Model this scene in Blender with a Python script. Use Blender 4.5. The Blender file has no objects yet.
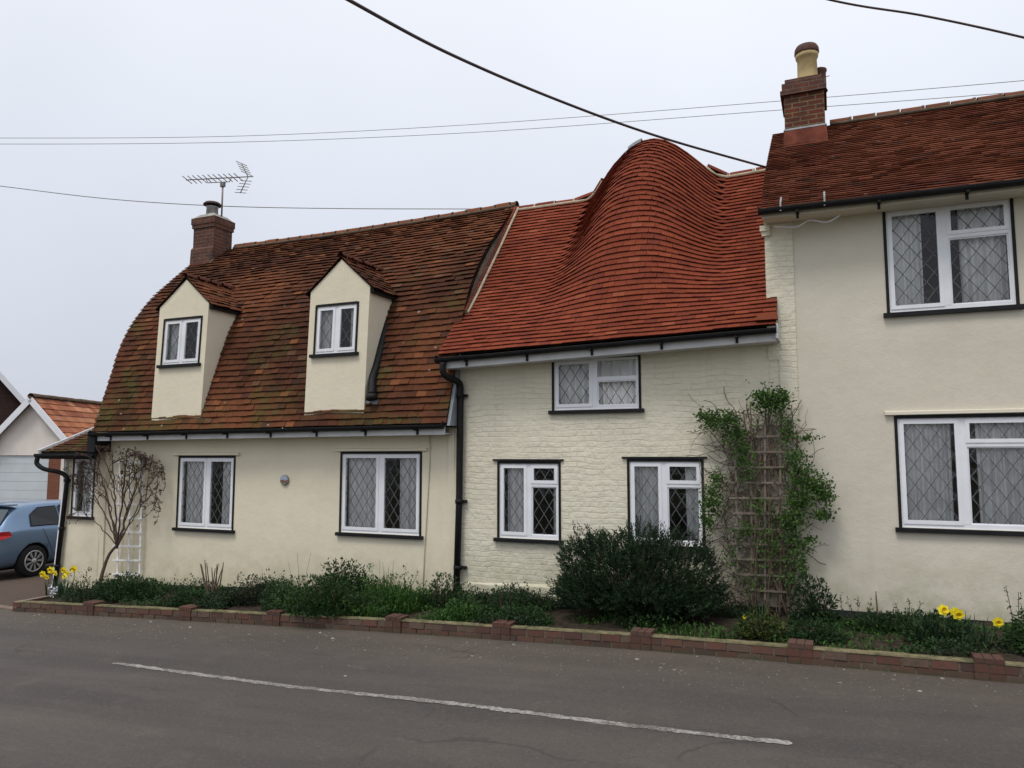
import bpy, math, random
from mathutils import Vector, Matrix, noise
random.seed(7)
R = math.radians
sc = bpy.context.scene
# ---------------------------------------------------------------- camera, sky, sun, exposure
CZ = 2.0; F = 754.0; YAW = R(23.2); PIT = R(5.4)
cd = bpy.data.cameras.new('camera'); cam = bpy.data.objects.new('camera', cd)
sc.collection.objects.link(cam); sc.camera = cam
cam.location = (0, 0, CZ); cam.rotation_euler = (math.pi/2 + PIT, 0, YAW)
cd.sensor_width = 36; cd.lens = F/1024*36; cd.clip_end = 2000; cd.clip_start = .05
SUN_EL, SUN_AZ = 62, 195          # azimuth clockwise from +Y
w = bpy.data.worlds.new('World'); sc.world = w; w.use_nodes = True
nt = w.node_tree; nt.nodes.clear()
def wn(t, **k):
    n = nt.nodes.new(t)
    for a, b in k.items(): setattr(n, a, b)
    return n
out = wn('ShaderNodeOutputWorld'); bg = wn('ShaderNodeBackground')
sky = wn('ShaderNodeTexSky', sky_type='NISHITA', sun_disc=False)
sky.sun_elevation = R(SUN_EL); sky.sun_rotation = R(SUN_AZ); sky.dust_density = 4
tc = wn('ShaderNodeTexCoord'); sep = wn('ShaderNodeSeparateXYZ'); nt.links.new(tc.outputs['Generated'], sep.inputs[0])
ramp = wn('ShaderNodeValToRGB')
e = ramp.color_ramp.elements
e[0].position = 0.0; e[0].color = (4.5, 4.75, 5.4, 1)
e[1].position = .8; e[1].color = (8.6, 8.8, 9.3, 1)
m_ = e.new(.22); m_.color = (5.6, 5.9, 6.6, 1)
m_ = e.new(.42); m_.color = (6.5, 6.8, 7.45, 1)
nt.links.new(sep.outputs['Z'], ramp.inputs[0])
nz = wn('ShaderNodeTexNoise'); nz.inputs['Scale'].default_value = 1.6; nz.inputs['Detail'].default_value = 3
nt.links.new(tc.outputs['Generated'], nz.inputs['Vector'])
mr = wn('ShaderNodeMapRange'); mr.inputs['From Min'].default_value = .3; mr.inputs['From Max'].default_value = .7
mr.inputs['To Min'].default_value = .94; mr.inputs['To Max'].default_value = 1.06
nt.links.new(nz.outputs['Fac'], mr.inputs['Value'])
vm = wn('ShaderNodeVectorMath', operation='SCALE'); nt.links.new(ramp.outputs[0], vm.inputs[0]); nt.links.new(mr.outputs[0], vm.inputs['Scale'])
mix = wn('ShaderNodeMix', data_type='RGBA'); mix.inputs[0].default_value = .93
nt.links.new(sky.outputs[0], mix.inputs[6]); nt.links.new(vm.outputs[0], mix.inputs[7])
nt.links.new(mix.outputs[2], bg.inputs[0]); bg.inputs[1].default_value = .105
nt.links.new(bg.outputs[0], out.inputs[0])
sd = bpy.data.lights.new('sun', 'SUN'); sd.energy = 1.3; sd.angle = R(18); sd.color = (1, .97, .92)
so = bpy.data.objects.new('sun', sd); sc.collection.objects.link(so)
a, el = R(SUN_AZ), R(SUN_EL)
so.rotation_euler = (-Vector((math.sin(a)*math.cos(el), math.cos(a)*math.cos(el), math.sin(el)))).to_track_quat('-Z', 'Y').to_euler()
sc.view_settings.view_transform = 'Standard'; sc.view_settings.look = 'None'
sc.view_settings.exposure = 0.30; sc.view_settings.gamma = 1
sc.render.engine = 'CYCLES'; sc.render.resolution_x = 1024; sc.render.resolution_y = 768

# ---------------------------------------------------------------- helpers
def ray(x, y):
    a = (x-512)/F; b = (384-y)/F
    fw = math.cos(PIT)-b*math.sin(PIT); up = math.sin(PIT)+b*math.cos(PIT)
    return Vector((-math.sin(YAW)*fw+math.cos(YAW)*a, math.cos(YAW)*fw+math.sin(YAW)*a, up))
def PY(x, y, Y):                       # world point at depth Y seen at photo pixel (x, y): used to survey the place
    r = ray(x, y); return Vector((0, 0, CZ)) + r*(Y/r.y)
def gz(X, Y=0):                        # road / ground level: the street falls to the left
    return .038*max(-18., min(14., X))
def nz3(p, s=1., k=0): return noise.noise(Vector(p)*s + Vector((k*7.3, k*3.1, k*5.7)))

class MB:
    def __init__(s): s.v = []; s.f = []; s.c = []; s.m = []; s.sm = []
    def face(s, pts, col=(1, 1, 1), mi=0, sm=False):
        b = len(s.v); s.v += [tuple(p) for p in pts]; s.f.append(tuple(range(b, b+len(pts)))); s.c.append(col); s.m.append(mi); s.sm.append(sm)
    def hexa(s, p, col=(1, 1, 1), mi=0):       # p: 8 points, bottom loop 0-3 (ccw from above), top loop 4-7
        b = len(s.v); s.v += [tuple(q) for q in p]
        for f in ((3, 2, 1, 0), (4, 5, 6, 7), (0, 1, 5, 4), (1, 2, 6, 5), (2, 3, 7, 6), (3, 0, 4, 7)):
            s.f.append(tuple(b+i for i in f)); s.c.append(col); s.m.append(mi); s.sm.append(False)
    def box(s, x0, x1, y0, y1, z0, z1, col=(1, 1, 1), mi=0):
        s.hexa([(x0, y0, z0), (x1, y0, z0), (x1, y1, z0), (x0, y1, z0), (x0, y0, z1), (x1, y0, z1), (x1, y1, z1), (x0, y1, z1)], col, mi)
    def bar(s, p, q, w, h, up=(0, 0, 1), col=(1, 1, 1), mi=0):
        p = Vector(p); q = Vector(q); d = (q-p).normalized(); sd = d.cross(Vector(up))
        if sd.length < 1e-4: sd = d.cross(Vector((0, 1, 0)))
        sd.normalize(); u = sd.cross(d); sd *= w/2; u *= h/2
        s.hexa([p-sd-u, p+sd-u, q+sd-u, q-sd-u, p-sd+u, p+sd+u, q+sd+u, q-sd+u], col, mi)
    def tube(s, pts, r, n=8, col=(1, 1, 1), mi=0, cap=True, arc=None):
        pts = [Vector(p) for p in pts]; rr = r if isinstance(r, (list, tuple)) else [r]*len(pts)
        b = len(s.v); pu = None
        a0, a1 = arc if arc else (0, 2*math.pi)
        m = n if not arc else n+1
        for i, p in enumerate(pts):
            d = (pts[min(i+1, len(pts)-1)]-pts[max(i-1, 0)]).normalized()
            if pu is None: u = d.orthogonal() if not arc else Vector((0, 0, 1)); 
            else: u = pu
            u = (u-d*u.dot(d)).normalized(); pu = u; w_ = d.cross(u)
            for k in range(m):
                t = a0+(a1-a0)*k/n; s.v.append(tuple(p+(u*math.cos(t)+w_*math.sin(t))*rr[i]))
        for i in range(len(pts)-1):
            for k in range(n):
                k2 = (k+1) % m if not arc else k+1
                s.f.append((b+i*m+k, b+i*m+k2, b+(i+1)*m+k2, b+(i+1)*m+k)); s.c.append(col); s.m.append(mi); s.sm.append(True)
        if cap and not arc:
            s.f.append(tuple(b+k for k in range(n))[::-1]); s.c.append(col); s.m.append(mi); s.sm.append(False)
            e_ = b+(len(pts)-1)*m; s.f.append(tuple(e_+k for k in range(n))); s.c.append(col); s.m.append(mi); s.sm.append(False)
    def lathe(s, c, prof, n=20, axis='z', col=(1, 1, 1), mi=0):   # prof: (radius, height)
        b = len(s.v)
        for r, h in prof:
            for k in range(n):
                t = 2*math.pi*k/n; x, y = r*math.cos(t), r*math.sin(t)
                q = (x, y, h) if axis == 'z' else (h, x, y) if axis == 'x' else (x, h, y)
                s.v.append((c[0]+q[0], c[1]+q[1], c[2]+q[2]))
        for i in range(len(prof)-1):
            for k in range(n):
                k2 = (k+1) % n; s.f.append((b+i*n+k, b+i*n+k2, b+(i+1)*n+k2, b+(i+1)*n+k)); s.c.append(col); s.m.append(mi); s.sm.append(True)
        for i, fl in ((0, 1), (len(prof)-1, 0)):
            if prof[i][0] > 1e-4:
                l = tuple(b+i*n+k for k in range(n)); s.f.append(l[::-1] if fl else l); s.c.append(col); s.m.append(mi); s.sm.append(False)
    def build(s, name, mats, parent=None, org=(0, 0, 0), xf=None):
        me = bpy.data.meshes.new(name)
        vs = [Vector(v)-Vector(org) for v in s.v]
        if xf: vs = [xf @ v for v in vs]
        me.from_pydata([tuple(v) for v in vs], [], s.f)
        at = me.color_attributes.new('Col', 'FLOAT_COLOR', 'CORNER'); buf = []
        for f, c in zip(s.f, s.c): buf += [c[0], c[1], c[2], 1.0]*len(f)
        at.data.foreach_set('color', buf)
        me.polygons.foreach_set('material_index', s.m); me.polygons.foreach_set('use_smooth', s.sm)
        for m in (mats if isinstance(mats, (list, tuple)) else [mats]): me.materials.append(m)
        me.update(); o = bpy.data.objects.new(name, me); sc.collection.objects.link(o)
        if parent: o.parent = parent
        return o
def tag(o, label=None, cat=None, group=None, kind=None):
    for k, v in (('label', label), ('category', cat), ('group', group), ('kind', kind)):
        if v: o[k] = v
    return o
def thing(name, loc, label, cat, group=None, rz=0):
    o = bpy.data.objects.new(name, None); sc.collection.objects.link(o); o.location = loc; o.rotation_euler = (0, 0, rz); o.empty_display_size = .2
    return tag(o, label, cat, group)
def spline(pts, n):
    pts = [Vector(p) for p in pts]; o = []
    P = [pts[0]*2-pts[1]]+pts+[pts[-1]*2-pts[-2]]
    for i in range(1, len(P)-2):
        for k in range(n):
            t = k/n; o.append(.5*((2*P[i])+(P[i+1]-P[i-1])*t+(2*P[i-1]-5*P[i]+4*P[i+1]-P[i+2])*t*t+(3*P[i]-P[i-1]-3*P[i+1]+P[i+2])*t**3))
    o.append(pts[-1]); return o

# ---------------------------------------------------------------- materials
class Mat:
    def __init__(s, name):
        s.m = bpy.data.materials.new(name); s.m.use_nodes = True; s.t = s.m.node_tree; s.t.nodes.clear()
        s.o = s.n('ShaderNodeOutputMaterial'); s.b = s.n('ShaderNodeBsdfPrincipled'); s.l(s.b.outputs[0], s.o.inputs[0])
        s.tc = s.n('ShaderNodeTexCoord')
        g = s.n('ShaderNodeNewGeometry'); s.pos = g.outputs['Position']
    def n(s, t, **k):
        n = s.t.nodes.new(t)
        for a, b in k.items(): setattr(n, a, b)
        return n
    def l(s, a, b): s.t.links.new(a, b)
    def noise(s, sc_, det=4, rough=.55, vec=None, dim=None):
        n = s.n('ShaderNodeTexNoise'); n.inputs['Scale'].default_value = sc_; n.inputs['Detail'].default_value = det; n.inputs['Roughness'].default_value = rough
        s.l(vec or s.pos, n.inputs['Vector']); return n.outputs['Fac']
    def rng(s, v, a, b, c, d):
        n = s.n('ShaderNodeMapRange'); n.inputs[1].default_value = a; n.inputs[2].default_value = b; n.inputs[3].default_value = c; n.inputs[4].default_value = d; s.l(v, n.inputs[0]); return n.outputs[0]
    def mix(s, f, a, b, bt='MIX'):
        n = s.n('ShaderNodeMix', data_type='RGBA', blend_type=bt)
        for v, i in ((f, 0), (a, 6), (b, 7)):
            if isinstance(v, (int, float)): n.inputs[i].default_value = v
            elif isinstance(v, (tuple, list)): n.inputs[i].default_value = (*v[:3], 1)
            else: s.l(v, n.inputs[i])
        return n.outputs[2]
    def math(s, op, a, b=0):
        n = s.n('ShaderNodeMath', operation=op)
        for i, v in enumerate((a, b)):
            if isinstance(v, (int, float)): n.inputs[i].default_value = v
            else: s.l(v, n.inputs[i])
        return n.outputs[0]
    def col(s, c):
        if isinstance(c, (tuple, list)): s.b.inputs['Base Color'].default_value = (*c[:3], 1)
        else: s.l(c, s.b.inputs['Base Color'])
    def rough(s, r, spec=.5):
        if isinstance(r, (int, float)): s.b.inputs['Roughness'].default_value = r
        else: s.l(r, s.b.inputs['Roughness'])
        s.b.inputs['Specular IOR Level'].default_value = spec
    def bump(s, h, dist, strength=1):
        n = s.n('ShaderNodeBump'); n.inputs['Strength'].default_value = strength; n.inputs['Distance'].default_value = dist
        s.l(h, n.inputs['Height']); s.l(n.outputs[0], s.b.inputs['Normal'])
    def vec(s, mode='xz'):
        sp = s.n('ShaderNodeSeparateXYZ'); s.l(s.pos, sp.inputs[0]); cb = s.n('ShaderNodeCombineXYZ')
        if mode == 'xz': s.l(s.math('ADD', sp.outputs[0], sp.outputs[1]), cb.inputs[0]); s.l(sp.outputs[2], cb.inputs[1])
        return cb.outputs[0]
    def attr(s):
        n = s.n('ShaderNodeVertexColor', layer_name='Col'); return n.outputs[0]
def simple(name, c, r=.6, spec=.5, var=.12, vs=3, bump=0, bs=60, metal=0):
    m = Mat(name); f = m.noise(vs, 5)
    m.col(m.mix(m.rng(f, .3, .7, 0, 1), tuple(x*(1-var) for x in c), tuple(min(1, x*(1+var)) for x in c))); m.rough(r, spec)
    m.b.inputs['Metallic'].default_value = metal
    if bump: m.bump(m.noise(bs, 4), bump)
    return m.m
def render_mat(name, base, stain=.25):
    m = Mat(name)
    big = m.noise(.55, 5); mid = m.noise(3.5, 6, .65); fine = m.noise(45, 4)
    sp = m.n('ShaderNodeSeparateXYZ'); m.l(m.pos, sp.inputs[0])
    st = m.n('ShaderNodeCombineXYZ'); m.l(m.math('MULTIPLY', sp.outputs[0], 5), st.inputs[0]); m.l(m.math('MULTIPLY', sp.outputs[2], .35), st.inputs[2])
    streak = m.noise(1.0, 5, .6, vec=st.outputs[0])
    c = m.mix(m.rng(big, .3, .7, 0, 1), tuple(x*.93 for x in base), tuple(x*1.04 for x in base))
    c = m.mix(m.rng(mid, .45, .75, 0, .3), c, tuple(x*y for x, y in zip(base, (.86, .84, .78))))
    c = m.mix(m.math('MULTIPLY', m.rng(streak, .55, .8, 0, 1), stain), c, tuple(x*y for x, y in zip(base, (.72, .70, .62))))
    # splash-back dirt near the soil
    hb = m.math('SUBTRACT', sp.outputs[2], m.math('MULTIPLY', sp.outputs[0], .038))
    low = m.math('MULTIPLY', m.rng(hb, .12, .95, 1, 0), m.rng(mid, .3, .65, .1, 1))
    c = m.mix(m.math('MULTIPLY', low, .8), c, tuple(x*y for x, y in zip(base, (.55, .56, .46))))
    m.col(c); m.rough(.85, .25)
    h = m.math('ADD', m.math('MULTIPLY', mid, 1.0), m.math('MULTIPLY', fine, .12)); m.bump(h, .02, .55)
    return m
CREAM_L = render_mat('cream_render', (.76, .69, .53), .2).m
CREAM_R = render_mat('pale_cream_render', (.665, .615, .505), .2).m
def painted_brick(base):
    m = render_mat('painted_brick', base, .3)
    v = m.vec(); wob = m.n('ShaderNodeTexNoise'); wob.inputs['Scale'].default_value = 2.2; m.l(m.pos, wob.inputs['Vector'])
    vv = m.n('ShaderNodeVectorMath', operation='SCALE'); m.l(wob.outputs['Color'], vv.inputs[0]); vv.inputs['Scale'].default_value = .12
    va = m.n('ShaderNodeVectorMath', operation='ADD'); m.l(v, va.inputs[0]); m.l(vv.outputs[0], va.inputs[1])
    bt = m.n('ShaderNodeTexBrick'); m.l(va.outputs[0], bt.inputs['Vector'])
    for k, x in (('Scale', 1), ('Mortar Size', .010), ('Mortar Smooth', .35), ('Brick Width', .225), ('Row Height', .075), ('Bias', 0)): bt.inputs[k].default_value = x
    bt.inputs['Color1'].default_value = (.55, .55, .55, 1); bt.inputs['Color2'].default_value = (1, 1, 1, 1); bt.inputs['Mortar'].default_value = (.25, .25, .25, 1)
    patch = m.rng(m.noise(1.6, 4, .6), .40, .62, .12, .85)
    h = m.math('ADD', m.math('MULTIPLY', bt.outputs[0], patch), m.math('MULTIPLY', m.noise(9, 5), 1.5)); m.bump(h, .018, .75)
    old = m.b.inputs['Base Color'].links[0].from_socket
    m.col(m.mix(m.math('MULTIPLY', m.math('MULTIPLY', bt.outputs[1], patch), .16), old, tuple(x*.66 for x in base)))
    return m.m
PBRICK = painted_brick((.73, .68, .54))
def brick(name, c1, c2, mortar, dirt, bw=.225, rh=.075, ms=.010):
    m = Mat(name); v = m.vec(); bt = m.n('ShaderNodeTexBrick'); m.l(v, bt.inputs['Vector'])
    for k, x in (('Scale', 1), ('Mortar Size', ms), ('Mortar Smooth', .2), ('Brick Width', bw), ('Row Height', rh), ('Bias', -.1)): bt.inputs[k].default_value = x
    bt.inputs['Color1'].default_value = (*c1, 1); bt.inputs['Color2'].default_value = (*c2, 1); bt.inputs['Mortar'].default_value = (*mortar, 1)
    n1 = m.noise(5, 6, .7); n2 = m.noise(30, 5)
    c = m.mix(m.rng(n1, .42, .72, 0, .8), bt.outputs[0], dirt); c = m.mix(m.rng(n2, .3, .7, .0, .35), c, tuple(x*.5 for x in c1))
    m.col(c); m.rough(.9, .2)
    m.bump(m.math('ADD', m.math('MULTIPLY', bt.outputs[1], -1), m.math('MULTIPLY', n2, .6)), .012, .9); return m.m
BRK_CHIM = brick('chimney_brick', (.17, .045, .03), (.10, .036, .028), (.24, .19, .10), (.05, .035, .03))
BRK_OLD = brick('sooty_brick', (.17, .060, .038), (.10, .045, .034), (.17, .14, .115), (.04, .035, .035))
BRK_BED = brick('bed_brick', (.20, .075, .055), (.13, .06, .05), (.17, .14, .12), (.06, .065, .04))
BRK_ORANGE = brick('orange_brick', (.25, .085, .045), (.19, .065, .04), (.20, .15, .11), (.22, .08, .05))
BRK_DARK = brick('dark_brick', (.06, .03, .025), (.05, .028, .025), (.06, .045, .04), (.04, .025, .02))
def tile_mat(name, moss=0, mosscol=(.09, .10, .03), lichen=0):
    m = Mat(name); c = m.attr(); n = m.noise(28, 5, .7); n2 = m.noise(6, 5, .7)
    c = m.mix(m.rng(n, .3, .7, 0, .35), c, m.mix(1.0, c, (.45, .42, .42), 'MULTIPLY'))
    if moss:
        sp = m.n('ShaderNodeSeparateXYZ'); m.l(m.pos, sp.inputs[0])
        mk = m.math('ADD', m.noise(1.3, 5, .6), m.rng(sp.outputs[2], 2.4, 5.5, .10, -.12))
        mk = m.math('MULTIPLY', m.rng(mk, .52, .66, 0, 1), m.rng(n2, .38, .58, 0, moss)); c = m.mix(mk, c, mosscol)
    if lichen:
        vo = m.n('ShaderNodeTexVoronoi'); vo.inputs['Scale'].default_value = 2.6; m.l(m.pos, vo.inputs['Vector'])
        c = m.mix(m.math('MULTIPLY', m.rng(vo.outputs['Distance'], .05, .075, 1, 0), lichen), c, (.33, .33, .28))
    m.col(c); m.rough(.95, .06); m.bump(m.math('ADD', n, n2), .006, .8); return m.m
T_OLD = tile_mat('old_clay_tile', .75, (.072, .072, .022), lichen=.7); T_NEW = tile_mat('red_clay_tile'); T_RIGHT = tile_mat('brown_clay_tile', 0, lichen=.4)
BLACK = simple('black_paint', (.011, .011, .012), .6, .22, .3, 8, .001)
PLINTH = simple('bitumen_plinth', (.02, .022, .026), .7, .3, .3, 6, .004, 20)
WHITE = simple('white_frame', (.80, .81, .84), .35, .5, .05, 5)
WHITEB = simple('white_board', (.60, .60, .60), .5, .4, .12, 4, .001)
LEAD = simple('lead', (.11, .11, .12), .55, .5, .2, 10)
LEADG = simple('grey_lead_flashing', (.22, .24, .26), .6, .5, .25, 6, .004, 12)
MORTAR = simple('lime_mortar', (.42, .36, .26), .9, .2, .25, 9, .006, 40)
MORTG = simple('weathered_mortar', (.115, .085, .06), .9, .2, .4, 7, .01, 30)
POT = simple('buff_chimney_pot', (.44, .33, .16), .75, .3, .2, 7, .003)
POTR = simple('red_chimney_cap', (.10, .05, .038), .8, .3, .3, 9, .003)
STEEL = simple('galvanised_steel', (.45, .46, .47), .4, .5, .15, 9, metal=.7)
ALU = simple('dull_aluminium', (.20, .17, .16), .5, .5, .2, 9, metal=.4)
CURT = simple('net_curtain', (.90, .90, .88), .9, .1, .1, 5)
CABLE = simple('black_cable', (.065, .042, .036), .6, .3, .3, 3)
THINCABLE = simple('grey_cable', (.30, .28, .28), .6, .3, .1, 3)
SOIL = simple('soil', (.045, .035, .025), .95, .1, .5, 12, .04, 25)
BARK = simple('bark', (.085, .058, .046), .9, .2, .4, 20, .004, 60)
TWIG = simple('dry_twig', (.125, .092, .068), .9, .2, .4, 15)
WOOD = simple('weathered_trellis_wood', (.195, .16, .13), .9, .2, .35, 12, .003, 50)
PALEWOOD = simple('cream_painted_wood', (.88, .87, .82), .8, .3, .3, 10, .002, 50)
def leafmat(name, trans=.25, k_=.82):
    m = Mat(name); c = m.attr(); n = m.noise(6, 3)
    c = m.mix(1.0, c, (k_, k_, k_), 'MULTIPLY'); c = m.mix(m.rng(n, .3, .7, 0, .35), c, m.mix(1.0, c, (.6, .75, .6), 'MULTIPLY')); m.col(c); m.rough(.65, .2)
    tr = m.n('ShaderNodeBsdfTranslucent'); m.l(c, tr.inputs[0]); mx = m.n('ShaderNodeMixShader'); mx.inputs[0].default_value = trans
    m.l(m.b.outputs[0], mx.inputs[1]); m.l(tr.outputs[0], mx.inputs[2]); m.l(mx.outputs[0], m.o.inputs[0]); return m.m
LEAF = leafmat('foliage')
def glassmat(name, tint=(.97, .98, .99)):
    m = Mat(name); t = m.n('ShaderNodeBsdfTransparent'); t.inputs[0].default_value = (*tint, 1); g = m.n('ShaderNodeBsdfGlossy'); g.inputs['Roughness'].default_value = .02
    fr = m.n('ShaderNodeFresnel'); fr.inputs[0].default_value = 1.5
    bp = m.n('ShaderNodeBump'); bp.inputs['Distance'].default_value = .01; bp.inputs['Strength'].default_value = .7; m.l(m.noise(9, 2), bp.inputs['Height']); m.l(bp.outputs[0], g.inputs['Normal']); m.l(bp.outputs[0], fr.inputs['Normal'])
    mx = m.n('ShaderNodeMixShader'); m.l(m.math('MULTIPLY', fr.outputs[0], 1.15), mx.inputs[0]); m.l(t.outputs[0], mx.inputs[1]); m.l(g.outputs[0], mx.inputs[2]); m.l(mx.outputs[0], m.o.inputs[0]); return m.m
GLASS = glassmat('window_glass'); CARGLASS = glassmat('car_glass', (.25, .28, .29))

# ---------------------------------------------------------------- ground, road, driveway, bed
def sheet(name, mat, x0, x1, y0, y1, dz, nx, ny, fn=None):
    m = MB(); idx = {}
    for i in range(nx+1):
        for j in range(ny+1):
            x = x0+(x1-x0)*i/nx; y = y0+(y1-y0)*j/ny
            m.v.append((x, y, gz(x)+dz+(fn(x, y) if fn else 0)))
    for i in range(nx):
        for j in range(ny):
            b = i*(ny+1)+j; m.f.append((b, b+ny+1, b+ny+2, b+1)); m.c.append((1, 1, 1)); m.m.append(0); m.sm.append(True)
    o = m.build(name, mat); tag(o, kind='structure'); return o
gm = Mat('grass_earth'); f1 = gm.noise(.4, 6); gm.col(gm.mix(gm.rng(f1, .35, .65, 0, 1), (.06, .08, .03), (.09, .08, .05))); gm.rough(.95, .1)
m = MB()
xs = [-900, -300, -100, -40, -18, -10, 0, 14, 40, 100, 300, 900]; ys = [-900, -200, -50, -3, 8, 20, 40, 100, 300, 900]
for x in xs:
    for y in ys: m.v.append((x, y, gz(x)-.03))
for i in range(len(xs)-1):
    for j in range(len(ys)-1):
        b = i*len(ys)+j; m.f.append((b, b+len(ys), b+len(ys)+1, b+1)); m.c.append((1, 1, 1)); m.m.append(0); m.sm.append(False)
tag(m.build('ground', gm.m), kind='structure')
rm = Mat('asphalt')
big = rm.noise(.35, 5, .6); mid = rm.noise(2.2, 6, .7); fine = rm.noise(160, 3, .7); grit = rm.noise(34, 5, .85)
sp = rm.n('ShaderNodeSeparateXYZ'); rm.l(rm.pos, sp.inputs[0])
stv = rm.n('ShaderNodeCombineXYZ'); rm.l(rm.math('MULTIPLY', sp.outputs[0], .22), stv.inputs[0]); rm.l(rm.math('MULTIPLY', sp.outputs[1], 1.6), stv.inputs[1])
lane = rm.noise(1.0, 4, .6, vec=stv.outputs[0])
c = rm.mix(rm.rng(big, .3, .7, 0, 1), (.082, .068, .060), (.110, .092, .080))
c = rm.mix(rm.rng(lane, .35, .62, 0, 1), c, (.066, .056, .051))
c = rm.mix(rm.rng(mid, .55, .75, 0, .5), c, (.135, .113, .094))
edge = rm.math('MULTIPLY', rm.rng(sp.outputs[1], 6.9, 7.95, 0, 1), rm.rng(mid, .3, .7, .35, 1))
c = rm.mix(rm.math('MULTIPLY', edge, .8), c, (.115, .092, .066))
c = rm.mix(rm.rng(grit, .54, .72, 0, .7), c, (.20, .175, .145))
c = rm.mix(rm.rng(fine, .3, .6, .45, 0), c, (.04, .036, .034))
wv = rm.n('ShaderNodeTexNoise'); wv.inputs['Scale'].default_value = .9; wv.inputs['Detail'].default_value = 5; rm.l(rm.pos, wv.inputs['Vector'])
sc1 = rm.n('ShaderNodeVectorMath', operation='SCALE'); rm.l(wv.outputs['Color'], sc1.inputs[0]); sc1.inputs['Scale'].default_value = 1.6
ad = rm.n('ShaderNodeVectorMath', operation='ADD'); rm.l(rm.pos, ad.inputs[0]); rm.l(sc1.outputs[0], ad.inputs[1])
vo = rm.n('ShaderNodeTexVoronoi', feature='DISTANCE_TO_EDGE'); vo.inputs['Scale'].default_value = .28; rm.l(ad.outputs[0], vo.inputs['Vector'])
crack = rm.math('MULTIPLY', rm.rng(vo.outputs['Distance'], .0, .010, 1, 0), rm.rng(rm.noise(.7, 3), .47, .58, 0, .55))
c = rm.mix(rm.rng(rm.noise(26, 4, .8, vec=None), .30, .46, .55, 0), c, (.035, .030, .027)); c = rm.mix(crack, c, (.03, .027, .025))
rm.col(c); rm.rough(rm.rng(big, .3, .7, .75, .9), .35)
rm.bump(rm.math('SUBTRACT', rm.math('ADD', rm.math('MULTIPLY', grit, .6), fine), crack), .006, .8)
sheet('road', rm.m, -70, 45, -1.5, 8.6, 0, 115, 12, lambda x, y: .012*nz3((x, y, 0), .5))
dm = Mat('driveway_gravel'); dn = dm.noise(40, 5, .8); dm.col(dm.mix(dm.rng(dn, .35, .65, 0, 1), (.06, .042, .034), (.13, .095, .075))); dm.rough(.95, .15); dm.bump(dn, .01)
sheet('driveway', dm.m, -45, -12.05, 8.35, 26, .014, 20, 10)
# light kerb strip between road and driveway
m = MB()
for i in range(30):
    x0 = -32+i*.66; 
    if x0 > -12.4: break
    m.box(x0, x0+.65, 8.22, 8.36, gz(x0)-.05, gz(x0)+.035)
tag(m.build('kerb', simple('pale_kerb', (.22, .17, .13), .9, .2, .3, 5, .004)), kind='structure')
# tyre-side darker band and old utility trench patch are part of the asphalt itself
# road line
lm = Mat('road_paint'); ln = lm.noise(38, 5, .8); ln2 = lm.noise(3, 4)
lm.col(lm.mix(lm.rng(lm.math('ADD', ln, lm.math('MULTIPLY', ln2, .5)), .62, .86, 0, 1), (.38, .36, .33), (.11, .095, .083))); lm.rough(.8, .3); 
m = MB(); pl = spline([(-7.40, 6.12, 0), (-5.3, 6.00, 0), (-3.22, 5.93, 0), (-1.8, 5.87, 0), (-.36, 5.82, 0)], 45)
prev = None
for i, p in enumerate(pl):
    a_ = .040+.012*random.uniform(-1, 1)+.016*nz3(p, 4); b_ = .040+.012*random.uniform(-1, 1)+.016*nz3(p, 4, 3)
    if i in (0, len(pl)-1): a_ *= .4; b_ *= .4
    z = gz(p.x)+.012*nz3((p.x, p.y, 0), .5)+.004
    cur = ((p.x, p.y-a_, z), (p.x, p.y+b_, z))
    if prev: m.face([prev[0], cur[0], cur[1], prev[1]])
    prev = cur
tag(m.build('road_marking', lm.m), kind='structure')
# loose grit and leaf litter along the wall
m = MB()
for i in range(1500):
    x = random.uniform(-13, 3); y = 8.08-abs(random.gauss(0, .55)); 
    if y < 5.0: continue
    r = random.uniform(.004, .011) if random.random() > .04 else random.uniform(.012, .028); z = gz(x)+.012*nz3((x, y, 0), .5); k = random.uniform(.08, .34); t = random.uniform(0, 3)
    pts = [(x+r*math.cos(t+q)*random.uniform(.7, 1.3), y+r*math.sin(t+q), z+.002) for q in (0, 1.57, 3.14, 4.71)]
    top = (x, y, z+r*.6)
    for q in range(4): m.face([pts[q], pts[(q+1) % 4], top], (k, k*.9, k*.78))
tag(m.build('road_grit', leafmat('grit', 0, 1.0)), 'loose grit and bits scattered along the road edge by the low brick wall', 'grit', kind='stuff')
# soil
def bedY(x):                    # front face of the low wall
    pts = [(-13, 8.05), (-11.8, 8.12), (-8.2, 8.19), (-5, 8.26), (-2, 8.18), (-.4, 8.03), (1.2, 7.86), (4, 7.55), (9, 7.3)]
    for (a_, b_), (c_, d_) in zip(pts, pts[1:]):
        if x <= c_: return b_+(d_-b_)*(x-a_)/(c_-a_)
    return 7.3
m = MB(); NX = 150; NY = 8
for i in range(NX+1):
    x = -12.2+(21*i/NX)
    for j in range(NY+1):
        y0 = bedY(x)+.08; y = y0+(10.02-y0)*j/NY; m.v.append((x, y, gz(x)+.085+.035*math.sin(math.pi*j/NY)+.03*nz3((x, y, 0), 3)))
for i in range(NX):
    for j in range(NY):
        b = i*(NY+1)+j; m.f.append((b, b+NY+1, b+NY+2, b+1)); m.c.append((1, 1, 1)); m.m.append(0); m.sm.append(True)
tag(m.build('flowerbed_soil', SOIL), kind='structure')

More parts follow.
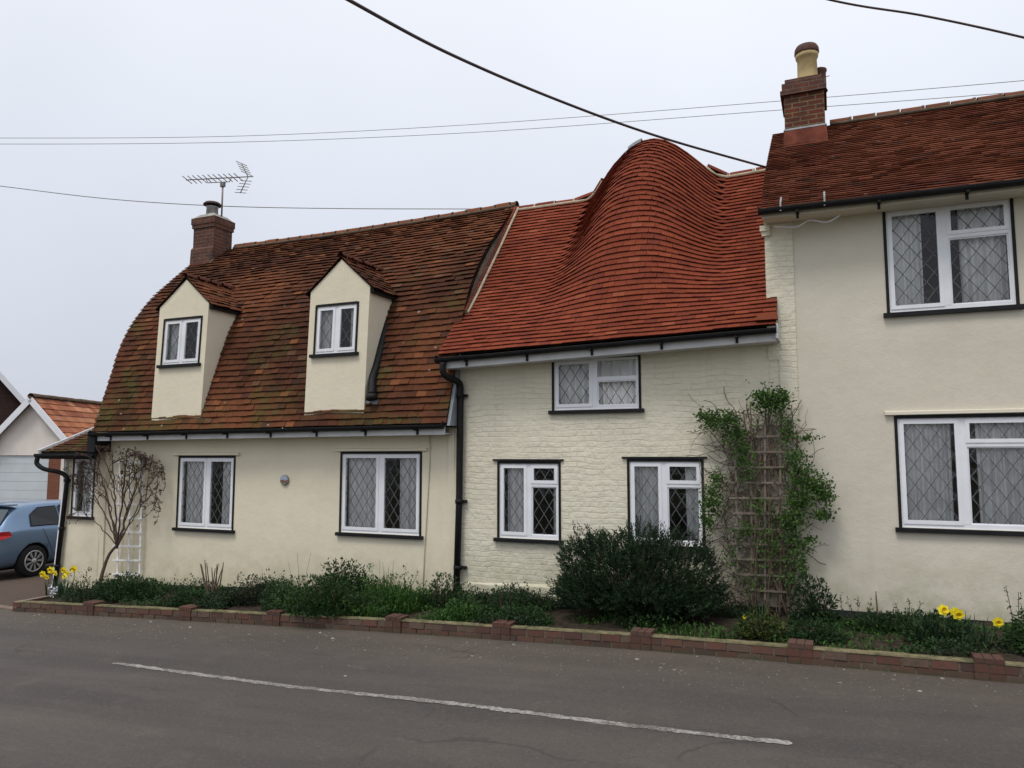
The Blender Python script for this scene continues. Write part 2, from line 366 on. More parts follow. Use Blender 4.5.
# ---------------------------------------------------------------- low flowerbed wall
fw = thing('flowerbed_wall', (-5, 8.2, gz(-5)), 'long low red brick wall with small piers edging the flowerbed beside the road', 'garden wall')
org = fw.location
m = MB(); cp = MB()
x = -12.0; row = 0
def wallrun(m, x0, x1, courses=2):
    for r_ in range(courses):
        x = x0-(.11 if r_ % 2 else 0)
        while x < x1:
            a_, b_ = max(x, x0), min(x+.213, x1)
            if b_-a_ > .03:
                j = [random.uniform(-.006, .006) for _ in range(4)]; k = random.choice([(.115, .052, .038), (.095, .046, .036), (.13, .062, .045), (.075, .044, .036), (.11, .06, .045), (.12, .08, .06)])
                t0 = bedY(a_)+j[0]; t1 = bedY(b_)+j[0]+j[1]*.4; z0 = r_*.078-.01; z1 = z0+.068
                lean = .003*r_
                m.hexa([(a_, t0+lean, gz(a_)+z0), (b_-.009, t1+lean, gz(b_)+z0), (b_-.009, t1+.1, gz(b_)+z0), (a_, t0+.1, gz(a_)+z0),
                        (a_, t0+lean+.004, gz(a_)+z1+j[2]*.5), (b_-.009, t1+lean+.004, gz(b_)+z1+j[3]*.5), (b_-.009, t1+.1, gz(b_)+z1), (a_, t0+.1, gz(a_)+z1)], k)
            x += .225
wallrun(m, -12.0, 9, 2)
bm_ = Mat('wall_brick'); c = bm_.attr(); n1 = bm_.noise(14, 5, .7); n2 = bm_.noise(3, 4)
c = bm_.mix(bm_.rng(n1, .4, .7, 0, .6), c, (.06, .05, .04)); spz = bm_.n('ShaderNodeSeparateXYZ'); bm_.l(bm_.pos, spz.inputs[0])
hb = bm_.math('SUBTRACT', spz.outputs[2], bm_.math('MULTIPLY', spz.outputs[0], .038))
c = bm_.mix(bm_.math('MULTIPLY', bm_.rng(hb, .0, .06, .8, 0), bm_.rng(n2, .3, .6, .3, 1)), c, (.05, .055, .03)); bm_.col(c); bm_.rough(.9, .2); bm_.bump(n1, .006)
m.build('brick_course', bm_.m, fw, org)
mm = MB(); x = -12.0                                  # mortar bed behind bricks, and pale cement top
while x < 9:
    a_, b_ = x, x+.5; mm.hexa([(a_, bedY(a_)+.014, gz(a_)-.03), (b_, bedY(b_)+.014, gz(b_)-.03), (b_, bedY(b_)+.11, gz(b_)-.03), (a_, bedY(a_)+.11, gz(a_)-.03),
        (a_, bedY(a_)+.014, gz(a_)+.142), (b_, bedY(b_)+.014, gz(b_)+.142), (b_, bedY(b_)+.11, gz(b_)+.142), (a_, bedY(a_)+.11, gz(a_)+.142)]); x += .5
mm.build('mortar', simple('bed_mortar', (.13, .11, .085), .95, .1, .4, 12, .004), fw, org)
x = -12.0
while x < 9:                                          # uneven cement bedding strip on top
    a_, b_ = x, x+.33; 
    z0, z1 = .142, .152+random.uniform(0, .006)
    cp.hexa([(a_, bedY(a_)+.004, gz(a_)+z0), (b_, bedY(b_)+.004, gz(b_)+z0), (b_, bedY(b_)+.12, gz(b_)+z0), (a_, bedY(a_)+.12, gz(a_)+z0),
             (a_, bedY(a_)+.008, gz(a_)+z1), (b_, bedY(b_)+.008, gz(b_)+z1), (b_, bedY(b_)+.115, gz(b_)+z1), (a_, bedY(a_)+.115, gz(a_)+z1)]); x += .33
cpm = Mat('mossy_cement'); q = cpm.noise(9, 5, .7); cpm.col(cpm.mix(cpm.rng(q, .35, .62, 0, 1), (.24, .20, .12), (.09, .09, .045))); cpm.rough(.95, .1); cpm.bump(q, .005)
cp.build('cement_top', cpm.m, fw, org)
for px, py in ((105, 612), (193, 619), (293, 620), (395, 632), (507, 637), (641, 650), (801, 662), (990, 681)):
    r = ray(px, py); t = (-CZ)/(r.z-.038*r.x); X = r.x*t
    m = MB(); yb = bedY(X)-.012
    for r_ in range(3):
        for s_ in (0, 1):
            k = random.choice([(.115, .052, .038), (.095, .046, .036), (.11, .058, .044)]); z0 = gz(X)+r_*.078-.008; 
            if r_ == 2: 
                for q in range(3): m.box(X-.11+q*.078, X-.11+q*.078+.071, yb, yb+.2, z0, z0+.045+random.uniform(-.003, .003), k)
                break
            m.box(X-.112+s_*.114, X-.004+s_*.114, yb+random.uniform(-.003, .003), yb+.2, z0, z0+.068, k)
    m.box(X-.108, X+.108, yb+.008, yb+.19, gz(X)-.03, gz(X)+.18, (.13, .11, .085))
    m.build('pier', bm_.m, fw, org)
# left return of the wall
m = MB()
for r_ in range(2):
    for q in range(7):
        k = random.choice([(.16, .06, .05), (.12, .05, .04)]); y0 = bedY(-12)+.02+q*.225; z0 = gz(-12)+r_*.078-.01; m.box(-12.1, -12.0, y0, y0+.213, z0, z0+.068, k)
m.box(-12.09, -12.01, 8.13, 9.7, gz(-12)-.03, gz(-12)+.146, (.25, .22, .17)); m.build('return_wall', bm_.m, fw, org)

# ---------------------------------------------------------------- roof tiling
def tiled(m, S, us, nc, lift=.018, gap=.004, colfn=None, tail=1.25, under=True, ragged=0.0, jl=1.0):
    """S(u in metres, v 0..1) -> point;  us = (u0, u1, tile width)"""
    u0, u1, tw = us; nt_ = max(1, round((u1-u0)/tw)); tw = (u1-u0)/nt_
    def nrm(u, v):
        a = S(u+.01, v)-S(u-.01, v); b = S(u, min(1, v+.004))-S(u, max(0, v-.004)); n = a.cross(b); return n.normalized()
    if under:
        nu, nv = nt_, nc; b0 = len(m.v)
        for i in range(nu+1):
            for j in range(nv+1):
                u = u0+(u1-u0)*i/nu; v = j/nv; m.v.append(tuple(S(u, v)-nrm(u, v)*.006))
        for i in range(nu):
            for j in range(nv):
                b = b0+i*(nv+1)+j; m.f.append((b, b+nv+1, b+nv+2, b+1)); m.c.append((.02, .012, .01)); m.m.append(0); m.sm.append(False)
    cr = [[None]*(nc+1) for _ in range(2)]
    for j in range(nc):
        v0 = j/nc; v1 = min(1, (j+tail)/nc); off = 0 if j % 2 else .5
        rowj = .03*random.uniform(-1, 1)
        for i in range(-1 if off else 0, nt_):
            a = u0+(i+off)*tw; b = a+tw; e0, e1 = a < u0-1e-6, b > u1+1e-6
            a = max(a, u0-(.02 if ragged and e0 else 0)); b = min(b, u1)
            if b-a < .03: continue
            uc = (a+b)/2; n = nrm(uc, v0); g = gap*random.uniform(.4, 1.4)/2
            l0 = lift*(1+jl*random.uniform(-.25, .5)); l1 = l0+random.uniform(-.004, .004)*jl
            dv = random.uniform(-.06, .06)*jl/nc; dv2 = dv+random.uniform(-.03, .03)*jl/nc
            A = S(a+g, max(0, v0+dv) if v0 > 0 else dv*.0-0.0); B = S(b-g, max(0, v0+dv2) if v0 > 0 else 0); C = S(b-g, v1); D = S(a+g, v1)
            n1 = nrm(uc, v1 if v1 < 1 else .999)
            At, Bt, Ct, Dt = A+n*l0, B+n*l1, C+n1*.003, D+n1*.003; Ab, Bb = A+n*(l0-.013), B+n*(l1-.013)
            col = colfn(uc, v0, (A+C)/2) if colfn else (.3, .1, .05)
            bb = len(m.v); m.v += [tuple(p) for p in (At, Bt, Ct, Dt, Ab, Bb)]
            for f in ((bb, bb+1, bb+2, bb+3), (bb+4, bb+5, bb+1, bb), (bb+4, bb, bb+3), (bb+5, bb+2, bb+1)):
                m.f.append(f); m.c.append(col); m.m.append(0); m.sm.append(False)
def pick(cols, wts):
    return random.choices(cols, wts)[0]
def vary(c, a=.18):
    k = 1+random.uniform(-a, a); return tuple(max(0, x*k) for x in c)
def lerp3(a, b, t): return tuple(x+(y-x)*t for x, y in zip(a, b))
def col_old(u, v, p):
    q = .5+.9*nz3(p, .55)+.5*nz3(p, 2.2, 2)+random.gauss(0, .09)+.25*nz3((u*.25, 0, v*52), 1.3, 9)
    c = lerp3((.070, .030, .019), (.165, .062, .031), max(0, min(1, q)))
    x = random.random()
    if x < .025: c = lerp3(c, (.27, .105, .045), .6)
    elif x < .07: c = lerp3(c, (.045, .030, .025), .6)
    elif x < .11: c = lerp3(c, (.13, .075, .045), .7)
    return vary(c, .07)
def col_right(u, v, p):
    q = .5+.8*nz3(p, .6, 4)+.5*nz3(p, 2.4, 6)+random.gauss(0, .08)+.25*nz3((u*.25, 0, v*44), 1.3, 9)
    c = lerp3((.120, .038, .023), (.185, .064, .034), max(0, min(1, q)))
    if random.random() < .05: c = lerp3(c, (.055, .035, .03), .6)
    return vary(c, .07)
NEWC = [(.215, .053, .029), (.200, .049, .028), (.235, .059, .031), (.175, .044, .027), (.275, .080, .042)]
def col_new(u, v, p):
    q = nz3(p, 1.2, 7); k = 1+.13*nz3((u*.3, 0, v*43), 1.9, 3)+.16*nz3(p, .9, 12); return tuple(x*k for x in vary(pick(NEWC, [5, 4, 3, 2+max(0, -q)*4, .3]), .05))

# ---------------------------------------------------------------- windows
def lattice(m, x0, x1, z0, z1, Y, dw, dh, t=.008, xf=None):
    s = dh/dw; 
    def seg(sgn, c0):
        pts = []
        for X in (x0, x1):
            Z = c0+sgn*s*(X-x0)
            if z0 <= Z <= z1: pts.append((X, Z))
        for Z in (z0, z1):
            X = x0+(Z-c0)/(sgn*s)
            if x0 < X < x1: pts.append((X, Z))
        if len(pts) >= 2:
            p, q = min(pts), max(pts)
            if (Vector(p)-Vector(q)).length > .02: m.bar((p[0], Y, p[1]), (q[0], Y, q[1]), t, .004, up=(0, 1, 0))
    span = (z1-z0)+s*(x1-x0); k = -int(span/dh)-1
    while k*dh < span+dh:
        seg(1, z0+k*dh+.03); seg(-1, z0+k*dh+.06); k += 1
def window(parent, org, x0, x1, z0, z1, Y, mull, trans=None, curtains=(), ledge=True, trim=True, open_vent=False, right_only=True, sill=True, dw=.155, dh=.235, bottom_trim=False, name='window', fwid=.030, curt_fold=.085):
    """white frame, black surround and sill, leaded lights, curtains; returns the frame object"""
    fy0, fy1 = Y+.012, Y+.07
    f = MB(); fw_ = fwid; bt = .052
    f.box(x0, x1, fy0, fy1, z0, z0+bt); f.box(x0, x1, fy0, fy1, z1-fw_, z1); f.box(x0, x0+fw_, fy0, fy1, z0+bt, z1-fw_); f.box(x1-fw_, x1, fy0, fy1, z0+bt, z1-fw_)
    mw = .085; panes = []
    cells = []
    if mull is not None:
        mx = x0+(x1-x0)*mull; f.box(mx-mw/2, mx+mw/2, fy0-.002, fy1, z0+bt, z1-fw_)
        cells.append((x0+fw_, mx-mw/2, z0+bt, z1-fw_, 1))
        R0 = (mx+mw/2, x1-fw_)
    else: R0 = (x0+fw_, x1-fw_)
    if trans:
        tz = z0+(z1-z0)*trans; f.box(R0[0], R0[1], fy0-.001, fy1, tz-.028, tz+.028)
        cells.append((R0[0], R0[1], z0+bt, tz-.028, 0)); cells.append((R0[0], R0[1], tz+.028, z1-fw_, 2))
    else: cells.append((R0[0], R0[1], z0+bt, z1-fw_, 1))
    fo = f.build(name, WHITE, parent, org)
    lead = MB()
    for (a, b, c, d, kind) in cells:
        if kind == 0: e = .016
        else: e = .033
        cas = MB(); y0_ = fy0-.010 if kind else fy0+.012; y1_ = fy0+.035
        if kind == 2 and open_vent:
            # hopper light hinged on its top edge, pushed out
            ang = R(14); hz = d; M = lambda x, y, z: (x, y0_+ (y-y0_)*math.cos(ang)-(hz-z)*math.sin(ang), hz-(hz-z)*math.cos(ang)-(y-y0_)*math.sin(ang))
            def bx(xa, xb, za, zb, ya=y0_, yb=y1_):
                cas.hexa([M(xa, ya, za), M(xb, ya, za), M(xb, yb, za), M(xa, yb, za), M(xa, ya, zb), M(xb, ya, zb), M(xb, yb, zb), M(xa, yb, zb)])
            bx(a-.02, b+.02, c-.02, c+e); bx(a-.02, b+.02, d-e, d); bx(a-.02, a+e, c+e, d-e); bx(b-e, b+.02, c+e, d-e)
            cas.build('casement', WHITE, fo, (0, 0, 0) if False else (0, 0, 0)).parent = fo
            fo.children[-1].location = tuple(-Vector(org))
            g = MB(); ym = (y0_+y1_)/2; g.face([M(a+e, ym, c+e), M(b-e, ym, c+e), M(b-e, ym, d-e), M(a+e, ym, d-e)]); o = g.build('pane', GLASS, fo, org)
            continue
        ov = .012 if kind else 0
        cas.box(a-ov, b+ov, y0_, y1_, c-ov, c+e); cas.box(a-ov, b+ov, y0_, y1_, d-e, d+ov); cas.box(a-ov, a+e, y0_, y1_, c+e, d-e); cas.box(b-e, b+ov, y0_, y1_, c+e, d-e)
        cas.build('casement', WHITE, fo, org)
        g = MB(); g.face([(a+e-.004, fy0+.018, c+e-.004), (b-e+.004, fy0+.018, c+e-.004), (b-e+.004, fy0+.018, d-e+.004), (a+e-.004, fy0+.018, d-e+.004)]); g.build('pane', GLASS, fo, org)
        lattice(lead, a+e, b-e, c+e, d-e, fy0+.0135, dw, dh)
    lead.build('leading', LEAD, fo, org)
    if sill: s_ = MB(); s_.box(x0-.075, x1+.075, Y-.055, Y+.06, z0-.055, z0-.004); s_.build('sill', BLACK, fo, org)
    if trim:
        t = MB(); tw = .035; t.box(x0-tw, x0-.001, Y-.010, Y+.05, z0-.002, z1+tw); t.box(x1+.001, x1+tw, Y-.010, Y+.05, z0-.002, z1+tw); t.box(x0-.0005, x1+.0005, Y-.012, Y+.05, z1+.001, z1+tw+.004)
        t.build('surround', BLACK, fo, org)
    if ledge:
        l = MB(); l.hexa([(x0-.13, Y-.045, z1+.045), (x1+.13, Y-.045, z1+.05), (x1+.13, Y+.02, z1+.045), (x0-.13, Y+.02, z1+.045), (x0-.13, Y-.04, z1+.08), (x1+.13, Y-.04, z1+.085), (x1+.13, Y+.02, z1+.10), (x0-.13, Y+.02, z1+.10)])
        l.build('drip_ledge', ledge, fo, org)
    for (a, b, bot) in curtains:
        cu = MB(); xa, xb = x0+(x1-x0)*a, x0+(x1-x0)*b; n = max(8, int((xb-xa)/.012)); prev = None; ph = random.uniform(0, 6)
        for i in range(n+1):
            x = xa+(xb-xa)*i/n; y = Y+.118+.032*math.sin(x*2*math.pi/curt_fold+ph+1.3*math.sin(x*8+ph))*(.75+.25*math.sin(x*5+ph))+.006*math.sin(x*130)
            cur = ((x+.01*math.sin(x*40), y+.01, z0+bot), (x, y, z1-.01))
            if prev: cu.face([prev[0], cur[0], cur[1], prev[1]], sm=False)
            prev = cur
        cu.build('curtain', CURT, fo, org)
    return fo
def wall_open(m, x0, x1, z0, z1, Y, ops, wob=.010, step=.22, mi=0, fy=None, dep=.13):
    """front wall with openings (x0,x1,z0,z1), gently uneven"""
    def cuts(a, b, extra):
        s = sorted(set([a, b]+[e for e in extra if a < e < b])); o = []
        for p, q in zip(s, s[1:]):
            n = max(1, int(round((q-p)/step))); o += [p+(q-p)*k/n for k in range(n)]
        return o+[s[-1]]
    xs = cuts(x0, x1, [v for o in ops for v in o[:2]]); zs = cuts(z0, z1, [v for o in ops for v in o[2:4]])
    edge = set(round(v, 4) for o in ops for v in o)
    def yy(x, z):
        nearop = any(o[0]-.12 < x < o[1]+.12 and o[2]-.12 < z < o[3]+.12 for o in ops)
        d = 0 if nearop else wob*(nz3((x, 0, z), .9)+.5*nz3((x, 0, z), 2.7))
        return Y+d+(fy(x, z) if fy else 0)
    b0 = len(m.v); W = len(zs)
    for x in xs:
        for z in zs: m.v.append((x, yy(x, z), z))
    for i in range(len(xs)-1):
        for j in range(len(zs)-1):
            cx, cz = (xs[i]+xs[i+1])/2, (zs[j]+zs[j+1])/2
            if any(o[0] < cx < o[1] and o[2] < cz < o[3] for o in ops): continue
            b = b0+i*W+j; m.f.append((b, b+W, b+W+1, b+1)); m.c.append((1, 1, 1)); m.m.append(mi); m.sm.append(True)
    for a, b, c, d in ops:
        y0, y1 = Y, Y+dep
        m.face([(a, y0, c), (b, y0, c), (b, y1, c), (a, y1, c)], mi=mi); m.face([(a, y0, d), (a, y1, d), (b, y1, d), (b, y0, d)], mi=mi)
        m.face([(a, y0, c), (a, y1, c), (a, y1, d), (a, y0, d)], mi=mi); m.face([(b, y0, c), (b, y0, d), (b, y1, d), (b, y1, c)], mi=mi)

def gutter(parent, org, x0, z0, x1, z1, Y, fascia_h=.11, brk=.9, r=.054, fmat=None):
    z0 += .035; z1 += .035; g = MB(); n = 14; pts = [(x0+(x1-x0)*i/n, Y-.06, z0+(z1-z0)*i/n+.006*nz3((i, 0, 0), .6)) for i in range(n+1)]
    g.tube(pts, r, 10, arc=(math.pi*.5-.1, math.pi*1.5+.1), cap=False); g.tube([(p[0], p[1]-r+.004, p[2]+.002) for p in pts], .006, 6); g.tube([(p[0], p[1]+r-.004, p[2]+.004) for p in pts], .007, 6)
    for i in (0, n): g.lathe(pts[i], [(r+.004, -.004), (r+.004, .004)], 12, 'x')
    go = g.build('gutter', BLACK, parent, org)
    k = max(2, int((x1-x0)/brk)); h = fascia_h = fascia_h+.035
    for i in range(k+1):
        b = MB()
        t = (i+.5)/(k+1); x = x0+(x1-x0)*t; z = z0+(z1-z0)*t; b.box(x-.016, x+.016, Y-.12, Y+.0, z-.072, z-.052); b.box(x-.016, x+.016, Y-.012, Y+.006, z-.13, z-.05); b.build('bracket', BLACK, go, org)
    f = MB(); h = fascia_h
    f.hexa([(x0+.03, Y+.004, z0-h), (x1-.01, Y+.004, z1-h), (x1-.01, Y+.035, z1-h), (x0+.03, Y+.035, z0-h), (x0+.03, Y+.004, z0+.01), (x1-.01, Y+.004, z1+.01), (x1-.01, Y+.035, z1+.01), (x0+.03, Y+.035, z0+.01)])
    f.hexa([(x0+.03, Y+.03, z0-h+.01), (x1-.01, Y+.03, z1-h+.01), (x1-.01, 10.03, z1-h+.01), (x0+.03, 10.03, z0-h+.01), (x0+.03, Y+.03, z0-h+.025), (x1-.01, Y+.03, z1-h+.025), (x1-.01, 10.03, z1-h+.025), (x0+.03, 10.03, z0-h+.025)])
    f.build('fascia', fmat or WHITEB, parent, org)
def ridge(m, pts, r=.10, seg=.32, colfn=None, mortar=True):
    """half-round ridge tiles with mortar joints; material 0 = tile, 1 = mortar"""
    pts = [Vector(p) for p in pts]; L = 0
    path = []
    for a, b in zip(pts, pts[1:]):
        n = max(1, int((b-a).length/.04))
        for k in range(n): path.append(a+(b-a)*k/n)
    path.append(pts[-1]); n = max(2, int(seg/.04)); i = 0
    while i < len(path)-2:
        s = path[i:i+n]; 
        if len(s) < 2: break
        j = random.uniform(-.006, .006); col = colfn(0, 0, s[0])
        m.tube([p+Vector((0, 0, j)) for p in (s[0], s[-1])], r+random.uniform(-.004, .006), 10, col=col, arc=(-math.pi/2, math.pi/2), cap=False)
        if mortar: m.tube([s[-1]-(s[-1]-s[-2])*.3, s[-1]+(s[-1]-s[-2])*.5], r+.005, 10, mi=1, arc=(-math.pi/2, math.pi/2), cap=False)
        i += n
    if mortar:
        for sgn in (-1, 1): m.tube([p+Vector((0, sgn*(r*.95), -.02)) for p in path[::4]+[path[-1]]], .03, 6, mi=1)

# ================================================================ LEFT COTTAGE
XL, XR = -12.50, -5.18
cot = thing('cottage', (-8.8, 10, gz(-8.8)), 'cream rendered cottage on the left with a steep mottled brown tiled roof and two dormers', 'cottage'); org = cot.location.copy()
PROF = spline([(0, 9.68, 2.42), (0, 9.99, 3.41), (0, 10.24, 4.17), (0, 10.56, 4.76), (0, 11.02, 5.32), (0, 11.70, 5.96), (0, 12.3, 6.46)], 12)
# arc-length table
LEN = [0]
for a_, b_ in zip(PROF, PROF[1:]): LEN.append(LEN[-1]+(b_-a_).length)
def prof(v):
    s = max(0, min(1, v))*LEN[-1]; i = 0
    while i < len(LEN)-2 and LEN[i+1] < s: i += 1
    t = (s-LEN[i])/(LEN[i+1]-LEN[i]); return PROF[i].lerp(PROF[i+1], t)
def S_old(u, v):
    p = prof(v); t = (u-XL)/(XR-XL)
    sag = .030*nz3((u*.5, v*2, 0), 1.0)*math.sin(math.pi*min(1, max(0, v)))+.012*nz3((u*1.7, v*6, 3), 1.0)
    zz = p.z+.05*t*v-.05*math.sin(math.pi*t)*v+.04*t*(1-v)
    return Vector((u, p.y-sag, zz+sag*.5))
m = MB(); tiled(m, S_old, (XL, XR, .165), 46, lift=.032, gap=.003, colfn=col_old, ragged=0, jl=.8)
# rear slope
for i in range(8):
    a_, b_ = XL+(XR-XL)*i/8, XL+(XR-XL)*(i+1)/8; A, B = S_old(a_, 1), S_old(b_, 1)
    m.face([A, B, (b_, 15.0, 2.45), (a_, 15.0, 2.45)][::-1], (.09, .04, .028))
roof = m.build('roof', T_OLD, cot, org)
m = MB(); ridge(m, [S_old(XL+.75+(XR-XL-.75)*i/12, 1)+Vector((0, 0, .0)) for i in range(13)], .085, .31, lambda u, v, p: vary((.20, .075, .04)), True); m.build('ridge_tiles', [T_OLD, MORTG], roof, org)
# left verge undercloak
m = MB(); m.tube([S_old(XL+.03, k/24)-Vector((0, 0, .015)) for k in range(25)], .022, 6); m.build('verge_mortar', MORTG, roof, org)
ops = [(-10.665, -9.435, .745, 1.955), (-7.215, -5.80, .80, 2.02)]
m = MB(); wall_open(m, -12.62, -5.18, -1.0, 2.42, 10, ops, .014)
gab = {}
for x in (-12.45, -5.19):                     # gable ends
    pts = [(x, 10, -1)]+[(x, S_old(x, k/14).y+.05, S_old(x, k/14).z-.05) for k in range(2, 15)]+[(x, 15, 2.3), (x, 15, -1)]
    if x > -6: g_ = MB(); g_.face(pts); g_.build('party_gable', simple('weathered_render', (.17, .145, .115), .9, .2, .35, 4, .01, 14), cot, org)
    else: m.face(pts)
m.face([(-12.62, 10, -1), (-12.62, 10, 2.42), (-12.45, 10.4, 2.42), (-12.45, 10.4, -1)])
m.face([(-12.6, 15, -1), (-5.18, 15, -1), (-5.18, 15, 2.4), (-12.6, 15, 2.4)])
m.box(-5.30, -5.17, 9.965, 10.02, -1, 2.40)     # shallow pilaster at the party line
m.build('wall', CREAM_L, cot, org)
m = MB(); m.hexa([(-12.6, 9.975, -1.), (-5.2, 9.955, -1.), (-5.2, 10.03, -1), (-12.6, 10.03, -1), (-12.6, 9.975, gz(-12.6)+.15), (-5.2, 9.955, gz(-5.2)+.17), (-5.2, 10.03, gz(-5.2)+.18), (-12.6, 10.03, gz(-12.6)+.16)]); m.build('plinth', PLINTH, cot, org)
m = MB(); qq = [S_old(XR, k/20) for k in range(0, 7)]
for p, q in zip(qq, qq[1:]): m.hexa([(XR-.002, p.y+.0, p.z-.03), (XR+.05, p.y+.0, p.z-.03), (XR+.05, 10.02, p.z-.03), (XR-.002, 10.02, p.z-.03), (XR-.002, q.y+.0, q.z-.03), (XR+.05, q.y+.0, q.z-.03), (XR+.05, 10.02, q.z-.03), (XR-.002, 10.02, q.z-.03)])
m.build('end_flashing', LEADG, cot, org)
gutter(cot, org, -12.5, 2.36, -5.22, 2.40, 9.70, .10, .95)
o = window(cot, org, *ops[0], 10, .52, None, [(.03, .47, .0), (.72, .97, 0)], ledge=CREAM_L)
o = window(cot, org, *ops[1], 10, .50, None, [(.03, .46, .0), (.70, .97, 0)], ledge=CREAM_L)
# dormers
def dormer(xa, xb, zl, zr, apex, win, mull, cur, pipe=False):
    Yf = 9.728; zb = 2.45
    d = MB(); wx0, wx1, wz0, wz1 = win
    wall_open(d, xa, xb, zb, min(zl, zr), Yf, [win], .004, .3)
    d.face([(xa, Yf, min(zl, zr)), (xb, Yf, min(zl, zr)), (apex[0], Yf, apex[1])])
    zt = min(zl, zr)
    for x, s in ((xa, 1), (xb, -1)):
        f = [(x, Yf, zb), (x, Yf, zt), (x, 11.2, zt), (x, 11.2, zb)]; d.face(f if s < 0 else f[::-1])
    do = d.build('dormer', CREAM_L, cot, org)
    # little tiled roof
    r = MB(); yb = 11.05; ov = .09
    for s in (-1, 1):
        xe = (xa-ov) if s < 0 else (xb+ov); sl = (apex[1]-zt)/(abs(apex[0]-(xa if s < 0 else xb))); ze = zt-ov*sl+.03; za = apex[1]+.045
        def Sd(u, v, s=s, xe=xe, ze=ze, za=za):
            Yq = 9.700+u if s > 0 else 9.700+(yb-9.700)-u
            k = v**.92; z = ze+(za-ze)*k-.03*math.sin(math.pi*v)
            return Vector((xe+(apex[0]-xe)*v+.01*nz3((Yq*3, v*3, s), 1), Yq, z))
        tiled(r, Sd, (0, yb-9.700, .16), 8, lift=.02, gap=.005, colfn=col_old, jl=1.6)
    ro = r.build('dormer_roof', T_OLD, do, org)
    k = MB(); ridge(k, [(apex[0], 9.68, apex[1]+.05), (apex[0], 10.95, apex[1]+.06)], .06, .3, lambda u, v, p: vary((.12, .05, .035)), False); k.build('dormer_ridge', T_OLD, do, org)
    for s, x in ((-1, xa), (1, xb)):               # dark soffit under each eave
        k = MB(); k.box(min(x, x+s*.06), max(x, x+s*.06), Yf+.02, 10.9, zt-.10, zt-.045); k.build('soffit', BLACK, do, org)
    k = MB(); k.box(apex[0]+.28, apex[0]+.46, 10.78, 10.86, apex[1]-.18, apex[1]-.12); k.build('flashing', LEADG, do, org)
    # window: its pieces are sub-parts of the dormer
    wo = window(do, org, *win, Yf, mull, None, cur, ledge=None, fwid=.028, dw=.2, dh=.3)
    for c_ in list(wo.children):
        if c_.name.split('.')[0] in ('casement',): c_.name = 'window_casement'
        c_.parent = do
    wo.name = 'window_frame'
    lean = .047 if xa < -9 else .036                # the old dormers lean a little
    for q in [do]+list(do.children_recursive):
        for v in q.data.vertices: v.co.x += lean*(v.co.z+org.z-2.7)
    return do
dormer(-11.10, -9.95, 4.64, 4.62, (-10.51, 5.08), (-10.94, -10.10, 3.585, 4.37), .5, [(.05, .45, 0), (.8, .97, 0)])
d2 = dormer(-7.77, -6.64, 4.68, 4.62, (-7.20, 5.10), (-7.62, -6.86, 3.60, 4.36), .5, [(.03, .42, 0), (.75, .97, 0)])
m = MB(); pp = spline([(-6.56, 10.28, 4.20), (-6.565, 10.12, 3.85), (-6.57, 9.96, 3.42), (-6.57, 9.84, 3.18), (-6.52, 9.76, 3.02), (-6.50, 9.72, 2.93)], 5); m.tube(pp, .062, 12)
m.tube([pp[-1], pp[-1]+Vector((.01, -.015, -.09))], [.075, .09], 12); m.build('dormer_downpipe', BLACK, d2, org)
m = MB(); a_ = S_old(-6.55, .085); m.box(-6.66, -6.42, a_.y-.05, a_.y+.1, a_.z-.08, a_.z+.0); m.build('lead_patch', LEADG, d2, org)
# chimney on the left ridge
ch = MB(); ch.box(-12.47, -11.90, 11.80, 12.32, 5.3, 6.88); ch.hexa([(-12.50, 11.72, 5.3), (-11.89, 11.72, 5.3), (-11.89, 11.80, 5.3), (-12.50, 11.80, 5.3), (-12.50, 11.77, 6.35), (-11.89, 11.77, 6.35), (-11.89, 11.80, 6.4), (-12.50, 11.80, 6.4)])
ch.box(-12.495, -11.875, 11.775, 12.345, 6.82, 6.90); ch.box(-12.51, -11.86, 11.76, 12.36, 6.90, 7.04)
cho = ch.build('chimney', BRK_OLD, cot, org)
m = MB(); m.hexa([(-12.49, 11.78, 7.04), (-11.88, 11.78, 7.04), (-11.88, 12.34, 7.04), (-12.49, 12.34, 7.04), (-12.36, 11.85, 7.13), (-11.97, 11.85, 7.13), (-11.97, 12.25, 7.13), (-12.36, 12.25, 7.13)]); m.build('flaunching', simple('grey_cement', (.34, .33, .30), .9, .2, .3, 8, .004), cho, org)
m = MB(); m.lathe((-12.17, 12.0, 7.10), [(.125, 0), (.12, .20), (.13, .21), (.13, .23)], 16); m.build('flue', STEEL, cho, org)
m = MB(); m.lathe((-12.17, 12.0, 7.36), [(.19, 0), (.19, .02), (.15, .06), (.05, .085), (.01, .09)], 18)
for k in range(3): t = k*2.1+.4; m.box(-12.17+.12*math.cos(t)-.01, -12.17+.12*math.cos(t)+.01, 12+.12*math.sin(t)-.01, 12+.12*math.sin(t)+.01, 7.32, 7.37)
m.build('cowl', simple('rusty_cowl', (.06, .035, .03), .7, .3, .4, 9), cho, org)
m = MB(); m.tube([(-11.88, 11.80, 6.10), (-11.95, 11.75, 5.98), (-12.1, 11.72, 5.85)], .03, 6); m.build('mortar_fillet', MORTG, cho, org)
# lean-to wing at the far left
m = MB(); Yw = 10.0
ow = (-13.355, -12.82, .86, 1.94)
wall_open(m, -13.66, -12.60, -1.0, 2.10, Yw+.001, [ow], .004, .25)
